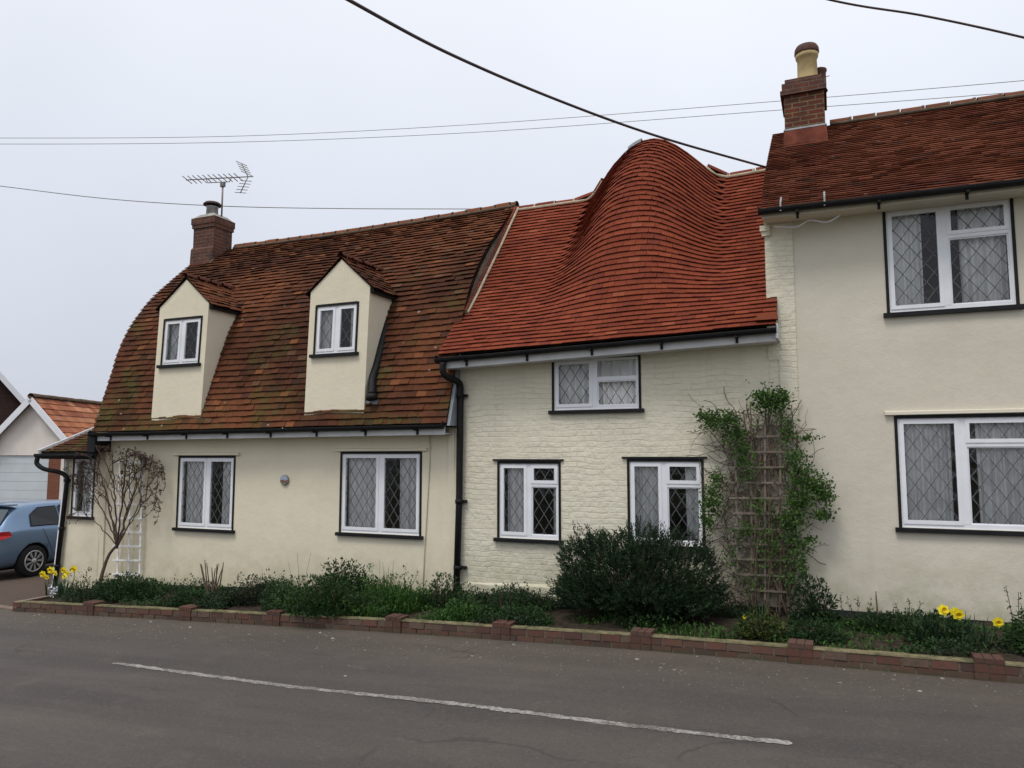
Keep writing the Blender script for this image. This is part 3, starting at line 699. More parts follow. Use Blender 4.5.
# battered corner
m.hexa([(-13.80, Yw-.012, -1), (-13.58, Yw-.012, -1), (-13.58, Yw+.3, -1), (-13.80, Yw+.3, -1), (-13.56, Yw-.004, 2.05), (-13.52, Yw-.004, 2.05), (-13.52, Yw+.3, 2.05), (-13.56, Yw+.3, 2.05)])
m.face([(-13.72, 10, -1), (-13.60, 10, 2.1), (-13.60, 12.9, 2.9), (-13.60, 12.9, -1)]); m.face([(-13.6, 12.9, -1), (-12.45, 12.9, -1), (-12.45, 12.9, 3.5), (-13.6, 12.9, 2.9)])
m.build('wing_wall', CREAM_L, cot, org)
m = MB()
def S_wing(u, v): return Vector((u, 9.72+1.45*v, 2.06+.58*v+.01*nz3((u*2, v*3, 0))))
tiled(m, S_wing, (-13.92, -12.46, .165), 13, lift=.022, gap=.006, colfn=col_old, jl=1.5)
m.face([S_wing(-13.92, 1), S_wing(-12.46, 1), (-12.46, 12.9, 2.0), (-13.92, 12.9, 2.0)][::-1], (.09, .04, .03))
wr = m.build('wing_roof', T_OLD, cot, org)
m = MB(); m.bar(S_wing(-13.95, -.02)+Vector((0, 0, .01)), S_wing(-13.95, 1.02)+Vector((0, 0, .03)), .03, .09); m.build('bargeboard', WHITE, wr, org)
m = MB(); pts = [(-13.98, 9.68, 2.0), (-12.5, 9.68, 2.02)]; m.tube(pts, .06, 10, arc=(math.pi*.5, math.pi*1.5), cap=False); m.box(-13.98, -12.46, 9.615, 9.625, 1.995, 2.03); m.box(-13.95, -12.46, 9.74, 9.765, 1.93, 2.09)
m.box(-12.60, -12.40, 9.66, 9.99, 2.06, 2.36); m.build('gutter', BLACK, wr, org)
m = MB(); dp = spline([(-13.93, 9.66, 1.96), (-13.93, 9.66, 1.84), (-13.80, 9.72, 1.74), (-13.58, 9.86, 1.68), (-13.46, 9.93, 1.58), (-13.47, 9.94, 1.40)], 6)
m.tube(dp+[Vector((-13.60, 9.92, -.45))], .042, 10); 
for z in (1.5, .6, -.1): q = dp[-1].lerp(Vector((-13.60, 9.92, -.45)), (1.4-z)/1.85); m.lathe((q.x, q.y, z), [(.055, 0), (.055, .05)], 12)
m.build('downpipe', BLACK, cot, org)
m = MB(); m.bar((-13.53, 9.975, 1.95), (-13.70, 9.955, -.5), .05, .03); m.build('corner_board', WHITE, cot, org)
window(cot, org, *ow, Yw, None, None, [(.2, .8, 0)], ledge=None)
m = MB(); p0 = [(-5.62, 9.975, 2.3), (-5.62, 9.985, 1.9), (-5.70, 9.985, .5), (-5.72, 9.985, -.1)]; m.tube(p0, .006, 5); m.build('wire_on_wall', simple('cream_wire', (.42, .38, .28), .7), cot, org)

# ================================================================ MIDDLE HOUSE with the bulging red roof
mid_ = thing('cottage', (-2.95, 10, gz(-3)), 'painted brick middle cottage whose bright red tiled roof swells into a rounded hump', 'cottage'); org = mid_.location.copy()
MX0, MX1 = -5.30, -.62
def smooth(a, b, x):
    t = max(0, min(1, (x-a)/(b-a))); return t*t*(3-2*t)
def hump(X, v):
    xc = -2.62-.10*(1-v); dx = X-xc
    wl = 1.12+.30*(1-v); wr_ = 1.06+.5*(1-v)
    h = min(1, abs(dx)/(wl if dx < 0 else wr_)); g = math.cos(math.pi/2*h)**((1.0 if dx < 0 else 1.18)+.7*(1-v))
    f = smooth(0, 1, (1-h)*1.25); k = smooth(.45, .95, v); g = g*k+(1-k)*(.55*f+.45*g)
    return smooth(.05, .93, v)**.85*g
def S_mid(u, v, bulge=True):
    t = (u-MX0)/(MX1-MX0); vv = max(0, min(1, v))
    y = 9.62+2.68*vv; z = (3.45+.13*t)*(1-vv)+(6.44+.10*t)*vv
    z += -.05*math.sin(math.pi*vv)-.03*math.sin(math.pi*t)*(vv)
    b = .95*hump(u, vv)
    w_ = .012*nz3((u*1.3, vv*4, 0))
    # left edge slopes outward a little towards the eave
    return Vector((u, y-b*(.50+.25*math.sin(math.pi*vv)), z+b*.72+w_))
def S_midw(u, v):           # spreads courses evenly
    return S_mid(u, v)
m = MB(); tiled(m, S_midw, (MX0, MX1, .165), 43, lift=.028, gap=.003, colfn=col_new, jl=.5)
NB = 40
bk = []
for i in range(NB+1):
    X = MX0+(MX1-MX0)*i/NB; P1 = S_mid(X, 1); h = hump(X, 1)
    bk.append([P1, Vector((X, P1.y+.25*h+.12, P1.z+.02*h-.05)), Vector((X, 12.3+.75, 5.75+h*.45)), Vector((X, 15, 3.5))])
for i in range(NB):
    for k in range(3): m.face([bk[i][k], bk[i+1][k], bk[i+1][k+1], bk[i][k+1]][::-1], (.22, .07, .045), sm=False)
roof = m.build('roof', T_NEW, mid_, org)
# lead cap on the crest
m = MB(); cr = [S_mid(-2.98+.08*i, 1) for i in range(4)]
for a_, b_ in zip(cr, cr[1:]): m.face([a_+Vector((0, -.07, .018)), b_+Vector((0, -.07, .018)), b_+Vector((0, .25, .02)), a_+Vector((0, .25, .02))]); m.face([a_+Vector((0, -.10, -.05)), b_+Vector((0, -.10, -.05)), b_+Vector((0, -.07, .018)), a_+Vector((0, -.07, .018))])
m.build('lead_cap', LEADG, roof, org)
m = MB()
rl = lambda a, b, n: [S_mid(a+(b-a)*i/n, 1)+Vector((0, .02, -.005)) for i in range(n+1)]
ridge(m, rl(-5.15, -3.50, 10), .07, .36, lambda u, v, p: vary((.22, .06, .04)), True); m.build('ridge_tiles', [T_NEW, MORTAR], roof, org); m = MB(); ridge(m, rl(-1.78, -.70, 8), .07, .36, lambda u, v, p: vary((.22, .06, .04)), True)
m.build('ridge_tiles', [T_NEW, MORTAR], roof, org)
# tiled verge against the left cottage
m = MB(); n = 20; A_ = [S_mid(-5.20, k/n) for k in range(n+1)]
for k in range(2, n):
    p, q = A_[k], A_[k+1]; d = (q-p)*.88; N = Vector((0, -.72, .69))
    if k > 4: m.bar(p+N*.062, p+d+N*.062, .095, .05, up=N, col=vary((.22, .065, .045)))
m.build('verge_bricks', T_NEW, roof, org)
m = MB(); 
for off, r_ in ((.062, .024), (-.060, .018)): m.tube([p+Vector((off, 0, 0))+Vector((0, -.72, .69))*.035 for p in A_[5:]], r_, 6)

for p, q in zip(A_[5:], A_[6:]): m.bar(p+Vector((0, -.72, .69))*.045, q+Vector((0, -.72, .69))*.045, .085, .06, up=(0, -.72, .69))
m.build('verge_mortar', MORTAR, roof, org)
m = MB()
for k in range(5, n): 
    p, q = A_[k], A_[k+1]; m.hexa([p+Vector((-.17, .03, .0)), p+Vector((-.075, -.005, .0)), q+Vector((-.075, -.005, 0)), q+Vector((-.17, .03, 0)), p+Vector((-.16, .0, .14)), p+Vector((-.075, -.04, .06)), q+Vector((-.075, -.04, .06)), q+Vector((-.16, 0, .14))])
m.build('party_upstand', MORTG, roof, org)
ops = [(-3.635, -2.425, 2.63, 3.335), (-4.48, -3.58, .83, 1.88), (-2.565, -1.62, .83, 1.915)]
m = MB(); wall_open(m, -5.18, -.62, -1, 3.45, 10, ops, .022, .2)
m.face([(-5.18, 10, 2.0), (-5.18, 10, 3.45), (-5.18, 12.3, 6.2), (-5.18, 15, 3.4), (-5.18, 15, 2)]); m.face([(-5.18, 15, -1), (-.62, 15, -1), (-.62, 15, 3.5), (-5.18, 15, 3.5)])
m.build('wall', PBRICK, mid_, org)
m = MB(); m.hexa([(-5.16, 9.965, -1), (-.62, 9.965, -1), (-.62, 10.03, -1), (-5.16, 10.03, -1), (-5.16, 9.965, gz(-5.16)+.15), (-.62, 9.965, gz(-.62)+.17), (-.62, 10.03, gz(-.62)+.18), (-5.16, 10.03, gz(-5.2)+.16)]); m.build('plinth', PLINTH, mid_, org)
m = MB(); m.hexa([(-5.16, 9.97, gz(-5)+.15), (-3, 9.955, gz(-3)+.15), (-3, 10.02, gz(-3)+.15), (-5.16, 10.02, gz(-5)+.15), (-5.16, 9.98, gz(-5)+.34), (-3, 9.975, gz(-3)+.30), (-3, 10.03, gz(-3)+.36), (-5.16, 10.03, gz(-5)+.40)]); m.build('render_base', PBRICK, mid_, org)
gutter(mid_, org, -5.32, 3.36, -.62, 3.50, 9.66, .105, .95)
m = MB(); m.box(-.625, -.60, 9.60, 10.0, 3.42, 3.60); m.build('fascia_end', WHITEB, mid_, org)
m = MB(); m.box(-.86, -.60, 9.60, 9.72, 3.655, 3.69, (.30, .09, .05)); m.box(-.84, -.61, 9.66, 9.80, 3.70, 3.735, (.30, .09, .05)); m.build('corner_tiles', T_NEW, mid_, org)
window(mid_, org, *ops[0], 10, .485, .60, [(.03, .45, 0), (.5, .97, 0)], ledge=None, open_vent=True)
window(mid_, org, *ops[1], 10, .50, .72, [(.08, .48, 0), (.86, .97, 0)], ledge=None)
window(mid_, org, *ops[2], 10, .485, .72, [(.03, .46, 0), (.76, .97, 0)], ledge=None)
for a_ in ops[1:]: m = MB(); m.box(a_[0]-.10, a_[1]+.08, 9.97, 10.01, a_[3]+.041, a_[3]+.066); m.build('lintel_strip', BLACK, mid_, org)
m = MB(); dp = spline([(-5.20, 9.60, 3.34), (-5.21, 9.60, 3.22), (-5.17, 9.66, 3.14), (-5.11, 9.80, 3.10), (-5.08, 9.90, 3.04), (-5.08, 9.92, 2.88)], 6)
m.tube(dp+[Vector((-5.09, 9.92, 1.4)), Vector((-5.13, 9.92, -.05))], .048, 12)
for z in (2.85, 1.30, .35): m.lathe((-5.09-(.02 if z < 1 else 0), 9.92, z), [(.060, 0), (.060, .06)], 12); m.box(-5.05, -4.99, 9.93, 9.99, z+.01, z+.05)
m.build('downpipe', BLACK, mid_, org)

# ================================================================ RIGHT HOUSE
rt = thing('house', (2.3, 10, gz(2)), 'tall pale cream house on the right with a brown tiled roof and brick chimney', 'house'); org = rt.location.copy()
RX0, RX1 = -.76, 6.4
def S_right(u, v):
    vv = max(0, v); y = 9.64+2.96*vv; z = 5.04+2.18*vv-.04*math.sin(math.pi*vv)+.014*nz3((u*.9, vv*3, 2)); return Vector((u-.03*math.sin(vv*3), y, z-.008*max(0, u)))
m = MB(); tiled(m, S_right, (RX0, RX1, .165), 42, lift=.025, gap=.003, colfn=col_right, ragged=0, jl=.5)
m.face([S_right(RX0, 1), S_right(RX1, 1), (RX1, 15.6, 5.0), (RX0, 15.6, 5.0)][::-1], (.10, .045, .03))
roof = m.build('roof', T_RIGHT, rt, org)
m = MB(); ridge(m, [S_right(.10+(RX1-.10)*i/10, 1) for i in range(11)], .085, .33, lambda u, v, p: vary((.17, .07, .042)), True); m.build('ridge_tiles', [T_RIGHT, MORTG], roof, org)
ops = [(.655, 1.935, 3.70, 4.945), (.675, 2.06, 1.165, 2.43)]
m = MB(); wall_open(m, -.42, RX1, -1, 5.02, 10, ops, .010)
for x in (-.74, RX1): m.face([(x, 10, -1), (x, 10, 5.05), (x, 12.6, 7.1), (x, 15.5, 5.0), (x, 15.5, -1)])
m.face([(-.74, 15.5, -1), (RX1, 15.5, -1), (RX1, 15.5, 5.0), (-.74, 15.5, 5.0)])
m.build('wall', CREAM_R, rt, org)
m = MB(); 
def qy(x, z): return -.012
wall_open(m, -.75, -.41, 3.2, 5.0, 10, [], .016, .12, fy=qy); wall_open(m, -.62, -.41, -1, 3.2, 10, [], .016, .12, fy=qy); m.face([(-.41, 9.985, -1), (-.41, 10.01, -1), (-.41, 10.01, 5), (-.41, 9.985, 5)])
m.face([(-.75, 9.98, 3.2), (-.75, 10.02, 3.2), (-.75, 10.02, 5), (-.75, 9.98, 5)]); m.build('corner_brickwork', PBRICK, rt, org)
m = MB(); m.box(-.80, -.68, 9.93, 10.02, 4.86, 4.93); m.box(-.78, -.68, 9.95, 10.02, 4.80, 4.86); m.build('corbel', PBRICK, rt, org)
m = MB(); m.box(-.40, RX1, 9.972, 10.03, -1, gz(0)+.165); m.build('plinth', PLINTH, rt, org)
gutter(rt, org, -.78, 4.99, RX1, 4.94, 9.66, .045, 1.0, fmat=CREAM_R)
for x in (-.52, -.02): m = MB(); m.bar((x, 9.56, 4.98), (x, 9.60, 5.10), .02, .012); m.bar((x, 9.60, 5.095), (x, 9.78, 5.22), .02, .012); m.build('gutter_strap', LEADG, roof, org)
m = MB(); m.tube(spline([(-.62, 9.8, 4.86), (-.35, 9.78, 4.82), (-.2, 9.77, 4.88), (0, 9.76, 4.83), (.15, 9.76, 4.90)], 6), .010, 6); m.build('wire_on_wall', simple('white_wire', (.6, .6, .6), .6), rt, org)
window(rt, org, *ops[0], 10, .475, .70, [(.03, .30, 0), (.60, .97, 0)], ledge=None, dw=.165, dh=.22)
window(rt, org, *ops[1], 10, .475, .76, [(.03, .40, 0), (.58, .97, 0)], ledge=CREAM_R, dw=.165, dh=.24)
c_ = MB(); c_.box(-.55, .03, 12.02, 12.75, 6.6, 7.62); cho = c_.build('chimney', BRK_CHIM, rt, org)
m = MB(); m.box(-.60, .065, 11.97, 12.80, 7.56, 7.63); m.box(-.575, .05, 11.995, 12.78, 7.63, 7.75); m.box(-.53, .0, 12.04, 12.72, 7.75, 7.83); m.build('chimney_cap', BRK_OLD, cho, org)
m = MB(); m.hexa([(-.58, 11.93, 6.6), (.07, 11.93, 6.6), (.07, 12.8, 6.6), (-.58, 12.8, 6.6), (-.565, 11.99, 6.99), (.045, 11.99, 6.99), (.045, 12.78, 6.99), (-.565, 12.78, 6.99)]); m.build('chimney_skirt', simple('red_tile_skirt', (.15, .045, .028), .95, .2, .35, 6, .005, 25), cho, org)
m = MB(); m.hexa([(-.57, 11.985, 6.99), (.05, 11.985, 6.99), (.05, 12.785, 6.99), (-.57, 12.785, 6.99), (-.56, 11.995, 7.02), (.04, 11.995, 7.02), (.04, 12.77, 7.02), (-.56, 12.77, 7.02)]); m.build('skirt_flashing', LEADG, cho, org)
m = MB(); m.lathe((-.20, 12.30, 7.80), [(.175, 0), (.165, .06), (.15, .12), (.145, .42), (.165, .44), (.175, .50)], 20); m.build('chimney_pot', POT, cho, org)
m = MB(); m.lathe((-.20, 12.30, 8.30), [(.178, 0), (.185, .02), (.18, .09), (.155, .135), (.10, .16), (.01, .17)], 20); m.build('pot_cap', POTR, cho, org)
m = MB(); m.lathe((-.03, 12.60, 7.80), [(.12, 0), (.10, .05), (.10, .30), (.115, .33), (.115, .36), (.03, .40)], 16); m.tube([(.0, 12.6, 8.02), (.12, 12.6, 8.04)], .006, 5); m.build('chimney_pot', POTR, cho, org)
m = MB(); m.hexa([(-.53, 12.04, 7.83), (0, 12.04, 7.83), (0, 12.72, 7.83), (-.53, 12.72, 7.83), (-.36, 12.15, 7.88), (-.04, 12.15, 7.88), (-.04, 12.5, 7.88), (-.36, 12.5, 7.88)]); m.build('flaunching', MORTG, cho, org)

# ================================================================ neighbours at the far left
gl = ray(32, 457); d0 = 26/ (gl.x*-math.sin(YAW)+gl.y*math.cos(YAW)); gp = gl*d0
gar = thing('garage', (gp.x, gp.y, gz(gp.x)), 'small gabled garage with orange tiled roof and pale grey door beyond the driveway', 'garage', rz=R(19.6)); G0 = gz(gp.x)
def H(px): return (px)*26/754
hw = H(54); zt = 2.0-G0; za = zt+H(57)
m = MB(); dl, dr = -H(46), H(18)
for a_, b_, c_, d_ in ((dl-.25, dl, 0, zt), ): m.face([(-hw, 0, 0), (dl, 0, 0), (dl, 0, zt), (-hw, 0, zt)])
m.face([(H(30), 0, 0), (hw, 0, 0), (hw, 0, zt), (H(30), 0, zt)]); m.face([(-hw, 0, zt), (hw, 0, zt), (0, 0, za-.05)])
m.face([(hw, 0, 0), (hw, 7, 0), (hw, 7, zt), (hw, 0, zt)]); m.face([(-hw, 0, 0), (-hw, 0, zt), (-hw, 7, zt), (-hw, 7, 0)]); m.face([(-hw, 7, 0), (-hw, 7, zt), (0, 7, za-.05), (hw, 7, zt), (hw, 7, 0)])
m.build('wall', simple('pinkish_render', (.76, .70, .64), .85, .2, .08, 2, .003), gar)
m = MB(); m.box(dr, H(30), -.02, .3, 0, zt); m.build('brick_pier', BRK_ORANGE, gar)
m = MB(); 
for k in range(9): m.box(dl, dr, .05+.012*(k % 1), .08, k*zt/9+.006, (k+1)*zt/9-.002)
m.box(dl, dr, .07, .09, 0, zt); m.build('garage_door', simple('pale_grey_door', (.56, .61, .63), .5, .4, .05, 3), gar)
m = MB()
for s in (-1, 1):
    def Sg(u, v, s=s):
        e = s*(hw+.28); Yq = -.25+u if s > 0 else 7.2-u
        return Vector((e*(1-v), Yq, (za-(hw+.28)*(za-zt)/hw)*(1-v)+za*v+.03))
    tiled(m, Sg, (0, 7.45, .33), 11, lift=.03, gap=.006, colfn=lambda u, v, p: vary(pick([(.38, .15, .08), (.30, .11, .065), (.45, .21, .12), (.24, .09, .055)], [4, 3, 2, 1])), jl=.5)
gr = m.build('roof', T_NEW, gar)
m = MB(); ridge(m, [(0, -.25, za+.04), (0, 7.2, za+.04)], .11, .45, lambda u, v, p: vary((.14, .09, .06)), True); m.build('ridge_tiles', [T_NEW, MORTG], gr)
m = MB()
for s in (-1, 1): sl = (za-zt)/hw; e = hw+.3; m.bar((s*e, -.27, za-e*sl-.06), (s*.0, -.27, za-.06), .03, .20, up=(0, 0, 1))
m.build('bargeboard', WHITE, gar)
# dark brick house further left
hl = ray(-50, 457); d0 = 36/(hl.x*-math.sin(YAW)+hl.y*math.cos(YAW)); hp = hl*d0
dh_ = thing('brick_house', (hp.x, hp.y, gz(hp.x)), 'dark brown brick gable with white bargeboard at the far left edge behind the garage', 'house', rz=R(56)); G1 = gz(hp.x)
Q = 36/754; eh = 2.0+(457-408)*Q-G1; ah = 2.0+(457-330)*Q-G1; e = 64*Q*1.0
m = MB(); m.face([(-e, 0, 0), (e, 0, 0), (e, 0, eh), (0, 0, ah), (-e, 0, eh)]); m.face([(e, 0, 0), (e, 8, 0), (e, 8, eh), (e, 0, eh)]); m.face([(-e, 0, 0), (-e, 0, eh), (-e, 8, eh), (-e, 8, 0)]); m.face([(-e, 8, 0), (-e, 8, eh), (0, 8, ah), (e, 8, eh), (e, 8, 0)]); m.build('wall', BRK_DARK, dh_)
m = MB()
for s in (-1, 1):
    def Sh(u, v, s=s):
        Yq = -.3+u if s > 0 else 8.3-u; return Vector((s*(e+.2)*(1-v), Yq, (eh-.2*(ah-eh)/e)*(1-v)+ah*v+.05))
    tiled(m, Sh, (0, 8.6, .34), 14, lift=.03, colfn=lambda u, v, p: vary((.07, .045, .04)), jl=.4)
m.build('roof', T_RIGHT, dh_)
m = MB(); 
for s in (-1, 1): m.bar((s*(e+.25), -.33, eh-.25*(ah-eh)/e-.02), (0, -.33, ah-.02), .03, .24, up=(0, 0, 1))
m.build('bargeboard', WHITE, dh_)

# ================================================================ car
def car():
    X0, Y0 = -16.78, 10.22
    t = thing('parked_car', (X0, Y0, gz(-16)+.014), 'light blue metallic hatchback parked nose-in on the driveway', 'car', rz=R(4)); t.scale = (1.03, 1.03, 1.06)
    L = 4.2
    # stations along length s (0 = tail, local +Y forward): belt height, roof height, half widths
    st = [(0.00, .62, .70, .70, .66), (.03, .80, .92, .80, .68), (.10, .90, .98, .84, .66), (.22, .94, 1.10, .865, .63), (.50, .96, 1.38, .875, .58), (.70, .965, 1.445, .88, .575), (1.1, .965, 1.475, .885, .58), (1.7, .95, 1.48, .885, .585), (2.2, .935, 1.455, .885, .58), (2.6, .925, 1.36, .88, .57), (3.0, .915, 1.10, .87, .60), (3.25, .90, .95, .86, .68), (3.7, .84, .87, .84, .70), (4.05, .72, .76, .76, .62), (4.2, .50, .55, .62, .50)]
    b = MB(); ring = []
    for s, zb, zt, wb, wt in st:
        k = .55 if s in (0.0, 4.2) else 1
        zs_ = .20 if 0 < s < 4.2 else .30
        r = [(0, zs_), (.72*wb/.88, zs_), (.84*wb/.885, zs_+.10), (.875*wb/.885, .45), (wb, .70*min(1, zb/.9)), (wb-.015, zb-.03), (wb-.04, zb), (wt+(wb-wt)*.30, zb+(zt-zb)*.55), (wt, zt-.05), (wt-.08, zt-.012), (wt*.5, zt+.004), (0, zt+.008)]
        ring.append([Vector((x, s, z)) for x, z in r])
    full = [[Vector((-p.x, p.y, p.z)) for p in r[::-1][:-1]]+r[:] for r in ring]
    full = [f[:-0 or None] for f in full]
    n = len(full[0]); base = 0
    for f in full: b.v += [tuple(p) for p in f]
    for i in range(len(full)-1):
        for k in range(n-1): b.f.append((i*n+k, i*n+k+1, (i+1)*n+k+1, (i+1)*n+k)); b.c.append((1, 1, 1)); b.m.append(0); b.sm.append(True)
        b.f.append((i*n+n-1, i*n, (i+1)*n, (i+1)*n+n-1)); b.c.append((1, 1, 1)); b.m.append(0); b.sm.append(True)
    b.f.append(tuple(range(n))[::-1]); b.f.append(tuple((len(full)-1)*n+k for k in range(n)))
    for _ in range(2): b.c.append((1, 1, 1)); b.m.append(0); b.sm.append(True)
    pm = Mat('blue_car_paint'); pm.col((.13, .21, .33)); pm.b.inputs['Metallic'].default_value = .45; pm.rough(.32, .5); pm.b.inputs['Coat Weight'].default_value = .6; pm.b.inputs['Coat Roughness'].default_value = .08
    body = b.build('body', [pm.m, BLACK], t)
    md = body.modifiers.new('s', 'SUBSURF'); md.levels = 2; md.render_levels = 2
    cutters = []
    for s in (.80, 3.42):
        c = MB(); c.lathe((0, s, .315), [(.365, -1.2), (.365, 1.2)], 40, 'x', mi=0); co = c.build('cut', BLACK, t)
        bo = body.modifiers.new('b', 'BOOLEAN'); bo.operation = 'DIFFERENCE'; bo.object = co; bo.solver = 'EXACT'; cutters.append(co)
    bpy.context.view_layer.update(); dg = bpy.context.evaluated_depsgraph_get(); me = bpy.data.meshes.new_from_object(body.evaluated_get(dg))
    body.modifiers.clear(); body.data = me
    for c in cutters: bpy.data.objects.remove(c)
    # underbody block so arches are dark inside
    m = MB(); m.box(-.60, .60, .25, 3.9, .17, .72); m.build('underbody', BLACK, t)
    RUB = simple('tyre_rubber', (.02, .02, .02), .85, .2, .2, 20)
    ALLOY = simple('wheel_silver', (.50, .51, .53), .35, .5, .08, 9, metal=.6)
    for s in (.80, 3.42):
        for sd_ in (-1, 1):
            xw = sd_*.775
            w1 = MB(); w1.lathe((xw, s, .315), [(.20, -.10), (.29, -.105), (.315, -.08), (.318, 0), (.315, .08), (.29, .105), (.205, .10)], 36, 'x'); wo = w1.build('wheel', RUB, t)
            rm_ = MB(); xo = xw+sd_*.098
            rm_.lathe((xo, s, .315), [(.212, -.02), (.212, .02), (.195, .02), (.195, -.02)], 36, 'x')
            for k in range(9):
                a_ = 2*math.pi*k/9
                for da in (-.09, .09):
                    rm_.bar((xo+sd_*.008, s+.045*math.cos(a_), .315+.045*math.sin(a_)), (xo+sd_*.008, s+.20*math.cos(a_+da), .315+.20*math.sin(a_+da)), .016, .022, up=(1, 0, 0))
            rm_.lathe((xo, s, .315), [(.055, -.015), (.055, .022), (.02, .028)], 20, 'x'); rm_.lathe((xo-sd_*.05, s, .315), [(.2, -.004), (.2, .004)], 30, 'x', mi=1)
            rm_.build('rim', [ALLOY, BLACK], wo)
    # side glass (three per side), slightly proud dark panes following the body side
    def side(s, z):      # local half width of greenhouse at station s, height z
        for (p, q) in zip(st, st[1:]):
            if p[0] <= s <= q[0]:
                k = (s-p[0])/(q[0]-p[0]); zb, zt, wb, wt = [p[i]+(q[i]-p[i])*k for i in range(1, 5)]
                a = (wb-.04); bq = wt+(wb-wt)*.30; u = (z-zb)/(zt-zb)
                return (a+(bq-a)*u/.55 if u < .55 else bq+(wt-bq)*(u-.55)/.40)
        return .8
    DG = CARGLASS
    for sd_ in (-1, 1):
        for poly in ([(.74, 1.02), (1.42, 1.01), (1.42, 1.385), (1.0, 1.37), (.80, 1.24)], [(1.50, 1.01), (2.45, .985), (2.12, 1.33), (1.9, 1.385), (1.50, 1.39)]):
            g = MB(); g.face([(sd_*(side(s, z)+.018), s, z) for s, z in (poly if sd_ > 0 else poly[::-1])]); g.build('side_window', simple('tinted_glass', (.012, .016, .02), .08, .35, .1), t)
            k = MB(); pts = [Vector((sd_*(side(s, z)+.018), s, z)) for s, z in poly]; k.tube(pts+[pts[0]], .008, 5); k.build('window_seal', BLACK, t)
        d = MB(); d.tube(spline([(sd_*.878, 1.30, .83), (sd_*.905, 1.36, .835), (sd_*.905, 1.48, .835), (sd_*.878, 1.54, .83)], 4), .012, 6); d.build('door_handle', pm.m, t)
        d = MB(); 
        for s in (1.46, 2.52): d.tube([(sd_*(.886), s, .28), (sd_*(.893), s, .7), (sd_*.862, s, .93)], .003, 4)
        d.tube([(sd_*(.886), 1.46, .30), (sd_*.886, 1.22, .45), (sd_*.888, 1.08, .75), (sd_*.862, .98, .95)], .003, 4)
        d.build('door_gap', BLACK, t)
        l = MB(); P = [(sd_*.50, -.004, .80), (sd_*.80, .03, .80), (sd_*.87, .16, .82), (sd_*.872, .30, .87), (sd_*.85, .26, .955), (sd_*.80, .10, .955), (sd_*.52, .035, .93)]
        Pv = [Vector(p) for p in P]; cen = sum(Pv, Vector())/len(Pv)+Vector((sd_*.08, -.07, 0))
        for a_, b_ in zip(Pv, Pv[1:]+Pv[:1]): l.face([a_+Vector((sd_*.035, -.035, 0)), b_+Vector((sd_*.035, -.035, 0)), cen] if sd_ < 0 else [b_+Vector((sd_*.035, -.035, 0)), a_+Vector((sd_*.035, -.035, 0)), cen], sm=True)
        l.build('tail_light', simple('red_lens', (.42, .012, .015), .4, .3, .1), t)
    g = MB(); g.face([(-.62, .235, 1.06), (.62, .235, 1.06), (.55, .455, 1.34), (-.55, .455, 1.34)]); o = g.build('rear_window', simple('tinted_rear_glass', (.03, .045, .05), .06, .8, .1), t); o.location = (0, -.03, .02)
    g = MB(); g.face([(-.52, 2.62, 1.33), (-.66, 3.08, 1.03), (.66, 3.08, 1.03), (.52, 2.62, 1.33)]); o = g.build('windscreen', simple('tinted_front_glass', (.02, .025, .03), .06, .8, .1), t); o.location = (0, .05, .02)
    g = MB(); g.box(-.78, .78, -.02, .12, .30, .40); g.build('bumper_trim', BLACK, t)
    g = MB(); g.box(-.55, .55, .40, .62, 1.43, 1.455); g.build('spoiler', pm.m, t)
car()

# ================================================================ aerial
ae = thing('television_aerial', (-11.95, 12.05, 7.10), 'horizontal television aerial on a short mast above the sooty left chimney', 'aerial'); org = ae.location.copy()
m = MB(); m.tube([(-11.95, 12.05, 7.08), (-11.95, 12.05, 7.82)], .018, 8); m.build('mast', ALU, ae, org)
B0 = PY(186, 180, 12.05); B1 = PY(253, 176.5, 12.05); 
m = MB(); m.bar(B0, B1, .018, .018); m.bar(B0.lerp(B1, .34)+Vector((0, 0, -.09)), B0.lerp(B1, .66)+Vector((0, 0, -.09)), .014, .014); m.bar(B0.lerp(B1, .34)+Vector((0, 0, -.09)), B0.lerp(B1, .31), .012, .012); m.bar(B0.lerp(B1, .66)+Vector((0, 0, -.09)), B0.lerp(B1, .69), .012, .012)
m.box(-12.0, -11.9, 12.02, 12.08, 7.76, 7.86); m.build('boom', ALU, ae, org)
m = MB()
for i in range(11):
    p = B0.lerp(B1, .02+.077*i); m.bar(p+Vector((-.02, -.12, .05)), p+Vector((.02, .12, -.05)), .013, .013)
m.build('element', ALU, ae, org)
m = MB(); hub = B0.lerp(B1, .93)
for s in (1, -1):
    tip = hub+Vector((-.20, 0, s*.33)); m.tube([hub, tip], .010, 5)
    for k in range(5):
        q = hub.lerp(tip, .25+.18*k); m.bar(q+Vector((-.05, -.11, .02*s)), q+Vector((.05, .11, -.02*s)), .011, .011)
m.build('reflector', ALU, ae, org)

